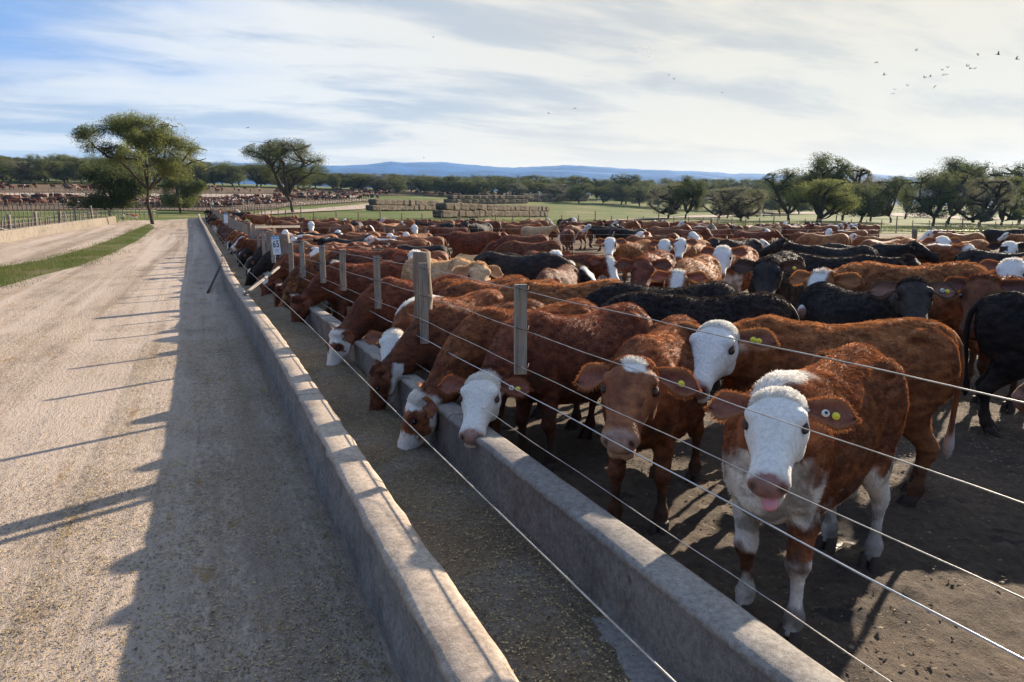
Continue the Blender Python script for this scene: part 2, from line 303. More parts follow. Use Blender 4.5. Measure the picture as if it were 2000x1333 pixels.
# ---------------------------------------------------------------- cattle
SOLE = 0.0
def head_frame(yaw, pitch, roll=0):
    """yaw: turn to the animal's left (+); pitch: degrees the muzzle points below level"""
    y, p, r = map(math.radians, (yaw, pitch, roll))
    f = V(math.cos(y) * math.cos(p), math.sin(y) * math.cos(p), -math.sin(p))
    l = V(-math.sin(y), math.cos(y), 0); n = np.cross(f, l)
    l2 = l * math.cos(r) + n * math.sin(r); n2 = np.cross(f, l2)
    return f, l2, n2
TORSO = [(-.70, 1.03, .84, .07), (-.675, 1.085, .74, .125), (-.61, 1.125, .64, .185), (-.5, 1.15, .56, .225), (-.36, 1.15, .52, .235), (-.2, 1.13, .475, .262), (-.03, 1.115, .45, .285),
         (.13, 1.115, .455, .275), (.27, 1.13, .475, .235), (.38, 1.145, .50, .205), (.48, 1.12, .53, .185), (.57, 1.04, .57, .15), (.62, .95, .64, .09)]
HEAD = [(-.055, -.03, -.15, .06), (-.015, .004, -.185, .094), (.05, .016, -.215, .113), (.12, .014, -.232, .124), (.18, .004, -.228, .112), (.25, -.010, -.20, .088),
        (.32, -.018, -.172, .076), (.375, -.018, -.160, .075), (.42, -.022, -.152, .080), (.452, -.030, -.140, .077), (.474, -.046, -.122, .058), (.487, -.066, -.105, .030)]
HEAD = [(a * .94, b, c, d) for a, b, c, d in HEAD]
def legshape(K):
    k = np.interp(K[:, 2], [.0, .07, .125, .2, .29, .36, .46, .6], [1.02, .90, 1.04, .70, .72, 1.04, .90, .97]); K[:, 3] *= k; K[:, 4] *= k; return K
def cow_body(poll=(.98, 0, 1.22), hyaw=0, hpitch=45, hroll=0, legs=(0, 0, 0, 0), voxel=.03, fat=1., hairy=0., ears=(0, 0), tail=0., seed=0, hs=1.):
    """returns dict with arrays of the body in its own frame (x forward, feet on z=0, withers ~1.15)"""
    g = Geo(); R_ = np.random.RandomState(seed)
    T = catmull(TORSO, 3); A = np.linspace(0, 2 * np.pi, 28, endpoint=False); rings = []
    ph_ = R_.rand(3)
    for x, zt, zb, w in T:
        zt = zt - .022 * math.exp(-((x + .12) / .2) ** 2) * (.3 + 1.2 * ph_[0]) + .016 * ph_[1] * math.exp(-((x + .5) / .09) ** 2) + .018 * ph_[2] * math.exp(-((x - .36) / .1) ** 2); zb = zb + .03 * (ph_[1] - .6) * math.exp(-((x + .1) / .25) ** 2)
        e = .85; ca, sa = np.cos(A), np.sin(A)
        sy = np.sign(ca) * np.abs(ca) ** e; sz = np.sign(sa) * np.abs(sa) ** e
        mid = (zt + zb) / 2; h = (zt - zb) / 2
        wz = w * fat * (1 - .22 * np.clip(sz, 0, 1) ** 1.5 - .12 * np.clip(-sz, 0, 1))
        if x > .2: wz = wz * (1 + .0)
        rings.append(np.stack([np.full(28, x), sy * wz, mid + sz * h], 1))
    g.add(*loft(rings))
    # shoulder and hip masses
    def ell(c, r, seg=10):
        rr = []
        for a in np.linspace(-1, 1, seg):
            k = math.sqrt(max(1 - a * a, .002)); B = np.linspace(0, 2 * np.pi, 14, endpoint=False)
            rr.append(np.stack([c[0] + r[0] * np.cos(B) * k, c[1] + r[1] * np.sin(B) * k, np.full(14, c[2] + r[2] * a)], 1))
        g.add(*loft(rr))
    for s in (-1, 1):
        ell((.40, s * .13, .80), (.135, .085, .25)); ell((-.52, s * .125, .86), (.17, .10, .25)); ell((-.44, s * .135, 1.06), (.06, .06, .05))
    F = hf = head_frame(hyaw, hpitch, hroll); f, l, n = F; O = np.array(poll, float)
    ne = O + f * (.05 * hs) - n * (.105 * hs); nb = V(.42, 0, .90)
    d1 = V(1, 0, .25); L = np.linalg.norm(ne - nb)
    back = -f * .25 + (ne - nb) / L * .3 - n * .0
    t = np.linspace(0, 1, 9)[:, None]
    c1 = nb + nrm(d1 if O[2] > .7 else V(1, 0, -.35)) * L * .38; c2 = ne + nrm(back * 0 - (ne - nb)) * L * .30 - n * .03
    C = (1 - t) ** 3 * nb + 3 * (1 - t) ** 2 * t * c1 + 3 * (1 - t) * t * t * c2 + t ** 3 * ne
    tt = t[:, 0]; latn = nrm(V(0, 1, 0) * 1 + l * .6 * np.sign(np.dot(l, V(0, 1, 0)) + 1e-6))
    g.add(*tube(C, (.155 + (.085 - .155) * sstep(0, .9, tt)) * fat ** .3, .235 + (.125 - .235) * sstep(0, .95, tt), latn, 16))
    Hh = catmull(HEAD, 3); rings = []
    B = np.linspace(0, 2 * np.pi, 20, endpoint=False)
    for a, zt, zb, w in Hh:
        e = .8; ca, sa = np.cos(B), np.sin(B); sy = np.sign(ca) * np.abs(ca) ** e; sz = np.sign(sa) * np.abs(sa) ** e
        mid = (zt + zb) / 2; h = (zt - zb) / 2; w2 = w * (1 - .34 * np.clip(-sz, 0, 1))
        a, mid, h, w2 = a * hs, mid * hs, h * hs, w2 * hs
        rings.append(O + a * f + np.outer(sy * w2, l) + np.outer(mid + sz * h, n))
    g.add(*loft(rings))
    for s in (-1, 1):   # brow and cheek masses
        def hell(c, r):
            rr = []
            for a in np.linspace(-1, 1, 8):
                k = math.sqrt(max(1 - a * a, .003)); Bq = np.linspace(0, 2 * np.pi, 10, endpoint=False)
                P = np.stack([(c[0] + r[0] * np.cos(Bq) * k), np.full(10, s * c[1] + r[1] * a * s), (c[2] + r[2] * np.sin(Bq) * k)], 1) * hs
                rr.append(O + P[:, :1] * f + P[:, 1:2] * l + P[:, 2:] * n)
            g.add(*loft(rr))
        hell((.395, .022, -.152), (.055, .04, .022)); hell((.115, .088, -.018), (.045, .034, .030)); hell((.13, .075, -.15), (.085, .036, .06))
    feet = []
    for i, s in enumerate((1, -1)):        # front legs (left, right)
        dx = legs[i]; y = s * .125
        K = np.array([(.385, y, .78, 0.100, 0.075), (.37, y, .62, 0.085, 0.060), (.375, y * 1.02, .50, 0.074, 0.061), (.385, y, .40, 0.054, 0.051), (.392, y, .35, 0.059, 0.055), (.383, y, .29, 0.044, 0.041), (.38, y, .19, 0.038, 0.036), (.383, y, .125, 0.049, 0.045), (.40, y, .075, 0.044, 0.041), (.415, y, .045, 0.054, 0.051)])
        K[:, 0] += dx * sstep(.8, .0, K[:, 2]); K[:, 2] += max(0, 0) 
        K = legshape(catmull(K, 2)); g.add(*tube(K[:, :3], K[:, 4], K[:, 3], V(0, 1, 0), 12)); feet.append((K[-1, 0], y, 1))
    for i, s in enumerate((1, -1)):
        dx = legs[2 + i]; y = s * .125
        K = np.array([(-.50, y, .86, 0.170, 0.090), (-.46, y, .72, 0.155, 0.085), (-.44, y, .60, 0.154, 0.087), (-.50, y, .50, 0.096, 0.064), (-.565, y, .42, 0.067, 0.049), (-.60, y, .37, 0.061, 0.046), (-.59, y, .30, 0.046, 0.038), (-.575, y, .19, 0.040, 0.036), (-.57, y, .125, 0.049, 0.045), (-.55, y, .075, 0.044, 0.041), (-.535, y, .045, 0.054, 0.051)])
        K[:, 0] += dx * sstep(.8, .0, K[:, 2]); K = legshape(catmull(K, 2))
        g.add(*tube(K[:, :3], K[:, 4], K[:, 3], V(0, 1, 0), 12)); feet.append((K[-1, 0], y, 1))
    # fuse into one skin
    me = g.mesh('fuse', []); ob = bpy.data.objects.new('fuse', me); C0.objects.link(ob)
    m = ob.modifiers.new('r', 'REMESH'); m.mode = 'VOXEL'; m.voxel_size = voxel
    m2 = ob.modifiers.new('s', 'SMOOTH'); m2.factor = .5; m2.iterations = max(2, int(.055 / voxel))
    dg = bpy.context.evaluated_depsgraph_get(); dg.update(); em = ob.evaluated_get(dg).to_mesh()
    nv = len(em.vertices); v = np.empty(nv * 3, np.float32); em.vertices.foreach_get('co', v); v = v.reshape(-1, 3).astype(float)
    fc = [tuple(p.vertices) for p in em.polygons]
    ob.evaluated_get(dg).to_mesh_clear(); bpy.data.objects.remove(ob); bpy.data.meshes.remove(me)
    # head-local coordinates
    def HL(v): q = (v - O) / hs; return np.stack([(q @ f) / .94, q @ l, q @ n], 1)
    h = HL(v)
    inh = (h[:, 0] > -.05) & (h[:, 0] < .52) & (np.abs(h[:, 1]) < .16) & (h[:, 2] > -.26) & (h[:, 2] < .08)
    if voxel < .02:   # sculpt the eye sockets, nostrils and mouth
        al = np.abs(h[:, 1]); disp = np.zeros(nv)
        disp -= .010 * np.exp(-((h[:, 0] - .145) ** 2 + (h[:, 2] + .05) ** 2) / .022 ** 2) * (al > .06)
        disp -= .022 * np.exp(-((h[:, 0] - .464) ** 2 + (al - .048 + .25 * (h[:, 2] + .07)) ** 2 * 1.3 + ((h[:, 2] + .072) * .75) ** 2) / .014 ** 2)
        disp -= .010 * np.exp(-((h[:, 2] + .128 + .12 * (.46 - h[:, 0])) / .006) ** 2) * sstep(.33, .38, h[:, 0])
        disp += .006 * np.exp(-((h[:, 0] - .25) / .06) ** 2) * (h[:, 2] > -.03)
        sgn = np.stack([h[:, 0] * 0 + .15, np.sign(h[:, 1]) * .9, h[:, 2] * 0], 1)
        sgn[h[:, 0] > .43] = (1, 0, .2)
        v = v + inh[:, None] * hs * disp[:, None] * (sgn[:, :1] * f + sgn[:, 1:2] * l + sgn[:, 2:] * n)
    if voxel < .04:   # lumps of muscle, ribs and loose skin
        nn = fbm(v * 9 + seed, 3) - .5
        w = (~inh) * sstep(.3, .6, v[:, 2]); v = v + nrm(v - V(0, 0, .8) * 1 - np.outer(v[:, 0], V(1, 0, 0)))* (nn * .018 * w)[:, None]
    return dict(v=v, f=fc, O=O, frame=F, hs=hs, feet=feet, inh=inh, h=h, ears=ears, tail=tail, seed=seed, voxel=voxel, HL=HL, C=C)

COATS = dict(
    red=dict(base=(.150, .048, .021), light=(.32, .125, .048)), ginger=dict(base=(.185, .068, .026), light=(.40, .175, .065)),
    dark=dict(base=(.085, .027, .014), light=(.19, .070, .028)), tan=dict(base=(.42, .25, .13), light=(.60, .40, .22)),
    black=dict(base=(.014, .012, .012), light=(.045, .032, .026)), maroon=dict(base=(.105, .031, .017), light=(.22, .072, .032)))
WHITE = V(.70, .66, .60)
def coat_color(v, B, o):
    """albedo for points v (n,3) of body B under coat options o"""
    ct = COATS[o['coat']]; sd = o.get('seed', 0) * 3.7
    h = B['HL'](v); inh = (h[:, 0] > -.10) & (h[:, 0] < .52) & (np.abs(h[:, 1]) < .17) & (h[:, 2] > -.26) & (h[:, 2] < .12)
    n1 = fbm(v * 5 + sd, 3); n2 = fbm(v * V(14, 30, 30) + sd, 2)
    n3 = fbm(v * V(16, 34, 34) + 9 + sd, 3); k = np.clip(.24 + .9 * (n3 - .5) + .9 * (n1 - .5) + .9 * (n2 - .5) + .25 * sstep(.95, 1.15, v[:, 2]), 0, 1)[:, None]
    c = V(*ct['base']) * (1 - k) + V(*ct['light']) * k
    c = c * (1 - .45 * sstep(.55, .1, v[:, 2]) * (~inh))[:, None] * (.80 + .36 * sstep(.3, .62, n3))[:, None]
    wn = (fbm(v * 11 + sd, 3) - .5); wnf = (fbm(v * 40 + sd, 2) - .5) * .3 + wn
    m = np.zeros(len(v)); al = np.abs(h[:, 1])
    face = o.get('face', 'none')
    if face == 'full':
        mm = sstep(-.07, -.03, h[:, 0] + wnf * .05) * sstep(-.175, -.13, h[:, 2] + .25 * h[:, 0] * 0 + wnf * .06 + .10 * sstep(.1, .3, h[:, 0]) + .02) 
        m = np.maximum(m, mm * inh)
        m = np.maximum(m, inh * sstep(.20, .28, h[:, 0] + wnf * .05))
    elif face == 'blaze':
        m = np.maximum(m, inh * sstep(.075, .05, al + wnf * .05) * (h[:, 2] > -.09) * sstep(-.03, .0, h[:, 0]))
        m = np.maximum(m, inh * sstep(.34, .38, h[:, 0] + wnf * .04))
    elif face == 'star':
        m = np.maximum(m, inh * sstep(.062, .048, np.hypot(h[:, 1] - .01, (h[:, 0] - .045) * .9) + wnf * .05) * (h[:, 2] > -.06))
    elif face == 'side':
        m = np.maximum(m, inh * sstep(-.02, .04, h[:, 0] + wnf * .1) * sstep(-.12, -.06, h[:, 2] + wnf * .1 + .05))
    for (t, s_, r) in o.get('patch', ()):      # coloured patches inside the white (head side s_)
        m = m * (1 - inh * sstep(r + .012, r, np.hypot(h[:, 0] - t, (h[:, 2] + .06) * .8) + wnf * .10) * (np.sign(h[:, 1]) == s_))
    if o.get('nosespot'): m = m * (1 - inh * sstep(.06, .045, np.hypot(h[:, 0] - .40, h[:, 1] + .02)))
    x, z = v[:, 0], v[:, 2]
    if o.get('legs', 0):
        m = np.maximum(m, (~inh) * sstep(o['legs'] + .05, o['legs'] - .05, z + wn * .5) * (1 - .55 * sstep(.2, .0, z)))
    if o.get('chest', 0):
        m = np.maximum(m, (~inh) * sstep(.36, .44, x + wn * .25) * sstep(.90 * o['chest'] + .06, .90 * o['chest'] - .06, z + wn * .3 + np.abs(v[:, 1]) * .6) * (B['O'][2] > .5))
    if o.get('belly', 0): m = np.maximum(m, (~inh) * sstep(.58, .50, z + wn * .3))
    if o.get('legpatch'):
        for (z0, y0, r0) in ((.43, .13, .080), (.27, -.13, .05)):
            m = m * (1 - (~inh) * (x > .15) * sstep(r0 + .02, r0 - .02, np.sqrt(((z - z0) * .75) ** 2 + ((v[:, 1] - y0) * .8) ** 2) + wn * .16))
    if o.get('crest', 0): m = np.maximum(m, (~inh) * sstep(.075, .045, np.abs(v[:, 1]) + wn * .12) * (z > .98) * sstep(.15, .25, x))
    if o.get('cheek', 0): m = np.maximum(m, inh * sstep(-.15, -.19, h[:, 2] + wn * .05))
    c = c * (1 - m[:, None]) + WHITE * (.88 + .24 * n1[:, None]) * m[:, None]
    dirt = sstep(.40, .05, z + wn * .5) * (~inh)
    c = c * (1 - .6 * dirt[:, None]) + V(.055, .038, .026) * .6 * dirt[:, None]
    cake = sstep(.56, .66, fbm(v * V(6, 9, 9) + 70 + sd, 4)) * sstep(1.0, .62, z) * (~inh) * .55
    c = c * (1 - cake[:, None]) + V(.060, .043, .030) * cake[:, None]
    # muzzle skin
    nz = inh * sstep(.437, .452, h[:, 0] + .012 * sstep(.05, .02, al)) * sstep(-.116, -.104, h[:, 2] + .25 * np.maximum(al - .03, 0)) * sstep(-.02, -.03, h[:, 2] - .004) * sstep(.080, .068, al)
    nm = fbm(v * 45 + 3, 3); nc = V(*o.get('nose', (.24, .125, .095))); c = c * (1 - nz[:, None]) + nc * (.45 + 1.0 * nm[:, None]) * nz[:, None]
    lipc = inh * sstep(.41, .44, h[:, 0]) * (1 - nz) * .40; lc = V(*o.get('lip', (.42, .27, .17)))
    c = c * (1 - lipc[:, None]) + lc * lipc[:, None]
    ns = inh * np.exp(-((h[:, 0] - .464) ** 2 + (al - .048 + .25 * (h[:, 2] + .07)) ** 2 * 1.6 + ((h[:, 2] + .072) * .75) ** 2) / .0125 ** 2)
    c = c * (1 - .93 * np.clip(ns * 1.5, 0, 1))[:, None]
    mo = inh * np.exp(-((h[:, 2] + .128 + .12 * (.46 - h[:, 0])) / .005) ** 2) * sstep(.36, .40, h[:, 0]); c = c * (1 - .8 * mo)[:, None]
    ey = inh * np.exp(-(((h[:, 0] - .145) ** 2 * .7 + (h[:, 2] + .048) ** 2 * 1.6) / .020 ** 2)) * (al > .07)
    ec = V(*o.get('rim', (.035, .018, .014))); ey = np.clip(ey * 1.6, 0, 1)[:, None]; c = c * (1 - ey) + ec * ey
    return c, m
def ear_geo(B, s, droop, back, o, size=1., n=14):
    """cupped leaf-shaped ear, side s; returns verts, faces, colours and rim points"""
    f, l, nn = B['frame']; hs = B['hs']; O = B['O']
    base = O + (.012 * f + s * .098 * l - .055 * nn) * hs
    out = nrm(s * l - math.tan(math.radians(droop)) * nn * 1.0 + f * math.tan(math.radians(back)))
    fwd = nrm(f * .35 + nn * .75); fwd = nrm(fwd - out * np.dot(fwd, out)); across = np.cross(out, fwd) * s
    L = .20 * size * hs; W = .066 * size * hs; front = []; rear = []; rimp = []
    us = np.linspace(0, 1, 12); m = 9
    for u in us:
        w = W * (.36 + .64 * math.sin(min(u * 1.75, 1.57))) * (1 - max(0, (u - .55) / .45) ** 2.2 * .93)
        for k in range(m):
            a = k / (m - 1) * 2 - 1
            cup = .030 * size * hs * (1 - a * a) * (1 - .75 * u) + .006 * hs * math.sin(5 * a + 6 * u)
            front.append(base + out * L * u + across * w * a - fwd * (cup + .010 * u * u))
            rear.append(front[-1] - fwd * (.007 * (1 - abs(a) ** 3) + .002))
    nf = len(front); v = np.array(front + rear); fs = []
    for i in range(len(us) - 1):
        for k in range(m - 1):
            q = (i * m + k, i * m + k + 1, (i + 1) * m + k + 1, (i + 1) * m + k)
            fs.append(q); fs.append(tuple(nf + j for j in q[::-1]))
    edge = [i * m for i in range(len(us))] + [(len(us) - 1) * m + k for k in range(1, m)] + [i * m + m - 1 for i in range(len(us) - 2, -1, -1)]
    for a, b in zip(edge[:-1], edge[1:]): fs.append((a, b, nf + b, nf + a))
    ct = COATS[o['coat']]; inner = V(*o.get('ear', (.20, .075, .05))); bc = V(*ct['base']) * 1.15
    cc = np.zeros((len(v), 3)); nz = fbm(v * 60, 2)[:, None]
    kk = np.array([abs((i % m) / (m - 1) * 2 - 1) for i in range(nf)])[:, None] ** 3
    cc[:nf] = inner * (.7 + .6 * nz[:nf]) * (1 - kk) + V(*ct['light']) * kk; cc[nf:] = bc * (.7 + .6 * nz[nf:])
    rim = v[edge]; rdir = nrm(rim - (base + out * L * .45))
    ctr = base + out * L * .42 - fwd * .004 * hs
    return v, fs, cc, rim, rdir, (ctr, out, fwd, across)
def sphere_geo(c, r, n=10, sc=(1, 1, 1)):
    rr = []; B_ = np.linspace(0, 2 * np.pi, n, endpoint=False)
    for a in np.linspace(-.98, .98, n):
        k = math.sqrt(1 - a * a); rr.append(np.stack([c[0] + sc[0] * r * np.cos(B_) * k, c[1] + sc[1] * r * np.sin(B_) * k, np.full(n, c[2] + sc[2] * r * a)], 1))
    return loft(rr)
def cow_mesh(name, B, o):
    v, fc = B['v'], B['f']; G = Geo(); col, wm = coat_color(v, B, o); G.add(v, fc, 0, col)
    h = B['h']; nose = (B['inh'] & (h[:, 0] > .437) & (h[:, 2] > -.115) & (h[:, 2] < -.03))
    if B['voxel'] < .02:
        for i, q in enumerate(fc):
            if all(nose[j] for j in q): G.m[i] = 2
    f, l, n = B['frame']; O = B['O']; hs = B['hs']
    rims = []; ei = []
    for s, e in zip((1, -1), B['ears']):
        ve, fe, ce, rim, rd, inf = ear_geo(B, s, 13 + e, -6, o); G.add(ve, fe, 0, ce); rims.append((rim, rd)); ei.append(inf)
        G.add(*sphere_geo(O + (.145 * f + s * .1035 * l - .05 * n) * hs, .0205 * hs, 12 if B['voxel'] < .02 else 6), 1, V(.01, .006, .004))
        if B['voxel'] < .02:   # eyelids: a lid arc over each eye
            pts = []
            for a in np.linspace(-1.25, 1.25, 9):
                pts.append(O + ((.145 + .023 * math.sin(a)) * f + s * (.1135 - .003 * abs(a)) * l + (-.05 + .0140 * math.cos(a)) * n) * hs)
            G.add(*tube(pts, .0075 * hs, .006 * hs, l, 6), 0, V(*o.get('lid', (.10, .045, .03))))
    for i, (fx, fy, _) in enumerate(B['feet']):   # cloven hooves
        for s in (-1, 1):
            rr = []
            for z, rx, cx in ((.085, .036, -.012), (.055, .044, 0), (.02, .056, .014), (.0, .060, .020)):
                Bq = np.linspace(0, 2 * np.pi, 10, endpoint=False)
                rr.append(np.stack([fx + .008 + cx + rx * np.cos(Bq), fy + s * .026 + .026 * np.sin(Bq), np.full(10, z)], 1))
            G.add(*loft(rr), 0, V(.050, .036, .028))
    tw = B['tail']
    tp = catmull(np.array([(-.67, 0, 1.06), (-.735, tw * .1, .98), (-.755, tw * .5, .8), (-.74, tw * .8, .62), (-.73, tw, .46), (-.725, tw * 1.1, .36), (-.72, tw * 1.1, .28)]), 2)
    tr = np.interp(np.linspace(0, 1, len(tp)), [0, .15, .6, .75, .88, 1], [.032, .022, .016, .030, .034, .008])
    tc, _ = coat_color(tp.repeat(8, 0), B, dict(o, legs=0, belly=0)); vt, ft = tube(tp, tr, tr, V(0, 1, 0), 8)
    tcol = np.vstack([tc, tc[:1], tc[-1:]]);
    if o.get('face') == 'full': tcol[-40:] = WHITE * .7
    G.add(vt, ft, 0, tcol)
    me = G.mesh(name, [M['coat'], M['eye'], M['nose']], True, True)
    return me, rims, ei, G
def fur_curves(name, B, o, rims, count, length=1., rad=.0011, seed=1):
    """hair strands over the skin as one curves object"""
    rs = np.random.RandomState(seed); v = B['v']; T = np.array([(q[0], q[1], q[2]) for q in B['f']] + [(q[0], q[2], q[3]) for q in B['f'] if len(q) > 3])
    a, b, c = v[T[:, 0]], v[T[:, 1]], v[T[:, 2]]; cr = np.cross(b - a, c - a); ar = np.linalg.norm(cr, axis=1) / 2
    N = nrm(cr); cen = (a + b + c) / 3; w = ar.copy(); w[cen[:, 2] < .12] = 0
    hh = B['HL'](cen); onh = (hh[:, 0] > -.1) & (hh[:, 0] < .5) & (np.abs(hh[:, 1]) < .17) & (hh[:, 2] > -.26) & (hh[:, 2] < .1)
    w[onh & (hh[:, 0] > .43)] = 0; w[onh] *= 4.0
    idx = rs.choice(len(T), count, p=w / w.sum()); u = rs.rand(count, 2); fl = u.sum(1) > 1; u[fl] = 1 - u[fl]
    P = a[idx] + (b - a)[idx] * u[:, :1] + (c - a)[idx] * u[:, 1:]; N = N[idx]; h = B['HL'](P)
    inh = (h[:, 0] > -.1) & (h[:, 0] < .5) & (np.abs(h[:, 1]) < .17) & (h[:, 2] > -.26) & (h[:, 2] < .1)
    f, l, n = B['frame']
    eye = inh & (np.hypot(h[:, 0] - .145, h[:, 2] + .05) < .024) & (np.abs(h[:, 1]) > .07)
    keep = ~eye; P, N, h, inh = P[keep], N[keep], h[keep], inh[keep]; count = len(P)
    flow = np.tile(V(-1, 0, -.45), (count, 1)); flow[:, 1] += .2 * np.sign(P[:, 1])
    flow[P[:, 2] < .6] = (-.15, 0, -1)
    hf = (f * .55)[None] * (sstep(.02, .12, h[:, 0]) * 1.3 - .6)[:, None] + (l[None] * np.clip(h[:, 1:2] * 5, -1, 1)) * .8 - n * .1
    flow[inh] = hf[inh]
    cl = np.stack([fbm(P * 22 + 5, 2), fbm(P * 22 + 45, 2), fbm(P * 22 + 85, 2)], 1) - .5
    flow = flow + cl * 2.5 * (~inh)[:, None] + cl * 1.2 * inh[:, None]; flow = flow - N * (flow * N).sum(1)[:, None]; flow = nrm(flow)
    Ln = .026 * length * (.6 + .8 * rs.rand(count)) * (.7 + .7 * fbm(P * 6, 2))
    Ln *= 1 + .5 * sstep(1.0, 1.12, P[:, 2]) * (~inh)
    Ln[P[:, 2] < .5] *= .5; Ln[inh] *= .42
    pl = inh & (h[:, 0] < .05) & (h[:, 2] > -.06); Ln[pl] *= 2.2
    Ln[inh & (h[:, 0] > .12) & (h[:, 2] > -.1)] *= .55
    lift = .26 + .22 * rs.rand(count); lift[inh] *= .45; lift[pl] = .8
    Ln = Ln[:, None]; lift = lift[:, None]; jit = (rs.rand(count, 3) - .5) * .5
    p0 = P - N * .002; p1 = p0 + Ln * .38 * (N * lift * 1.5 + flow * .6 + jit * .3); p2 = p1 + Ln * .36 * (N * lift * .7 + flow + jit * .7); p3 = p2 + Ln * .3 * (N * lift * .1 + flow + jit * .9 - V(0, 0, .25))
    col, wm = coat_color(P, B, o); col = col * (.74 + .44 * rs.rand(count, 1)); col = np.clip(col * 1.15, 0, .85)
    pts = [np.stack([p0, p1, p2, p3], 1)]; cols = [col]; rads = [np.tile(np.array([1, .85, .6, .15]) * rad, (count, 1))]
    ct = COATS[o['coat']]
    for rim, rd in rims:   # ear fringe
        k = 500; i = rs.randint(0, len(rim) - 1, k); t = rs.rand(k, 1); q = rim[i] * (1 - t) + rim[i + 1] * t; d = nrm(rd[i] + (rs.rand(k, 3) - .5) * .9)
        L2 = .015 * (.5 + rs.rand(k, 1)); pts.append(np.stack([q, q + d * L2 * .4, q + d * L2 * .75 - V(0, 0, .002), q + d * L2 - V(0, 0, .005)], 1))
        cols.append(np.tile(V(*ct['light']), (k, 1)) * (.7 + .6 * rs.rand(k, 1))); rads.append(np.tile(np.array([1, .85, .6, .15]) * rad, (k, 1)))
    X = np.vstack(pts).astype(np.float32); Cc = np.vstack(cols); Rr = np.vstack(rads).astype(np.float32)
    cu = bpy.data.hair_curves.new(name); cu.add_curves([4] * len(X))
    cu.attributes['position'].data.foreach_set('vector', X.ravel()) if 'position' in cu.attributes else cu.points.foreach_set('position', X.ravel())
    ra = cu.attributes.get('radius') or cu.attributes.new('radius', 'FLOAT', 'POINT'); ra.data.foreach_set('value', Rr.ravel())
    ca = cu.attributes.new('Col', 'FLOAT_COLOR', 'CURVE'); C4 = np.ones((len(X), 4), np.float32); C4[:, :3] = Cc; ca.data.foreach_set('color', C4.ravel())
    cu.materials.append(M['fur']); return cu
# ---------------------------------------------------------------- setting: sheets that follow the terrain
KU = sorted({k[0] for k in KN} | {-300., -60., 400., 600., 900., 1500., 2500.})
def sheet(name, pts, dz, mat, kind='structure'):
    bm = bmesh.new(); vs = [bm.verts.new((x, y, 0)) for x, y in pts]; bm.faces.new(vs)
    for k in KU:
        co = Vector((UX * k, UY * k, 0)); bmesh.ops.bisect_plane(bm, geom=bm.verts[:] + bm.edges[:] + bm.faces[:], plane_co=co, plane_no=Vector((UX, UY, 0)), dist=1e-5)
    bmesh.ops.triangulate(bm, faces=bm.faces[:])
    for v in bm.verts: v.co.z = P(v.co.x, v.co.y) + dz
    for f in bm.faces:
        f.normal_update()
        if f.normal.z < 0: f.normal_flip()
    me = bpy.data.meshes.new(name); bm.to_mesh(me); bm.free(); me.materials.append(mat); o = link(name, me); tag(o, kind=kind); return o
def G_(*pp, dz=0.): return [gp(a, b, dz) for a, b in pp]
sheet('ground', [(-5200, -5200), (5200, -5200), (5200, 5200), (-5200, 5200)], -.24, M['field'])
# the trough line (centre of the outer wall)
PATH = catmull(np.array([(.685, -9, 0), (.685, 3, 0), (.685, 9, 0), (.60, 15, 0), (.50, 20, 0), (.47, 26, 0), (.38, 34, 0), (.29, 43, 0), (.10, 58, 0), (-.15, 70, 0), (-.35, 84, 0), (-.4, 92, 0)]), 40)[:, :2]
_sl = np.r_[0, np.cumsum(np.linalg.norm(np.diff(PATH, axis=0), axis=1))]
def pth(s, off=0.):
    """s = metres along the trough (equals Y near the camera); off = metres towards the pen"""
    q = s + 9; x = np.interp(q, _sl, PATH[:, 0]); y = np.interp(q, _sl, PATH[:, 1]); e = .4
    tx = np.interp(q + e, _sl, PATH[:, 0]) - np.interp(q - e, _sl, PATH[:, 0]); ty = np.interp(q + e, _sl, PATH[:, 1]) - np.interp(q - e, _sl, PATH[:, 1]); L_ = math.hypot(tx, ty)
    return float(x + ty / L_ * off), float(y - tx / L_ * off)
wall_line = [pth(s, 0) for s in np.arange(-8, 91, 3)]
verge_R = G_((0, 562), (75, 540), (150, 521), (215, 497), (262, 474), (303, 444)); verge_L = G_((0, 522), (90, 507), (170, 485), (240, 458), (290, 438))
leftwall = G_((0, 475), (60, 464), (120, 454), (180, 444), (228, 436))
road_pts = [(-7.5, -8), (-9.0, 20)] + leftwall + G_((236, 430), (300, 431), (360, 428), (430, 423), (520, 413), (620, 407), (722, 398), (726, 404), (620, 413), (520, 419), (470, 422), (412, 424)) + [pth(s, .4) for s in (86, 70, 55, 40, 25, 12, 0, -8)]
sheet('road', road_pts, -.004, M['road'])
sheet('verge', verge_R + verge_L[::-1] + [(-9.5, 20), (-6.4, 6), (-5.4, 8)], .004, M['verge'])
pen_far = G_((452, 424), (520, 437), (600, 446), (800, 449), (1100, 449), (1500, 452), (1760, 455), (2000, 458)) + [(130, 55), (130, -20), (30, -20), (30, -8)]
pen_pts = [pth(s, .99) for s in (-8, 0, 10, 20, 30, 40, 50, 60, 70, 84)] + pen_far
sheet('pen_ground', pen_pts, PEN - .03, M['pen'])
sheet('trough_bottom', [pth(s, .02) for s in range(-8, 90, 3)] + [pth(s, .98) for s in range(88, -9, -3)], .085, M['concrete'])
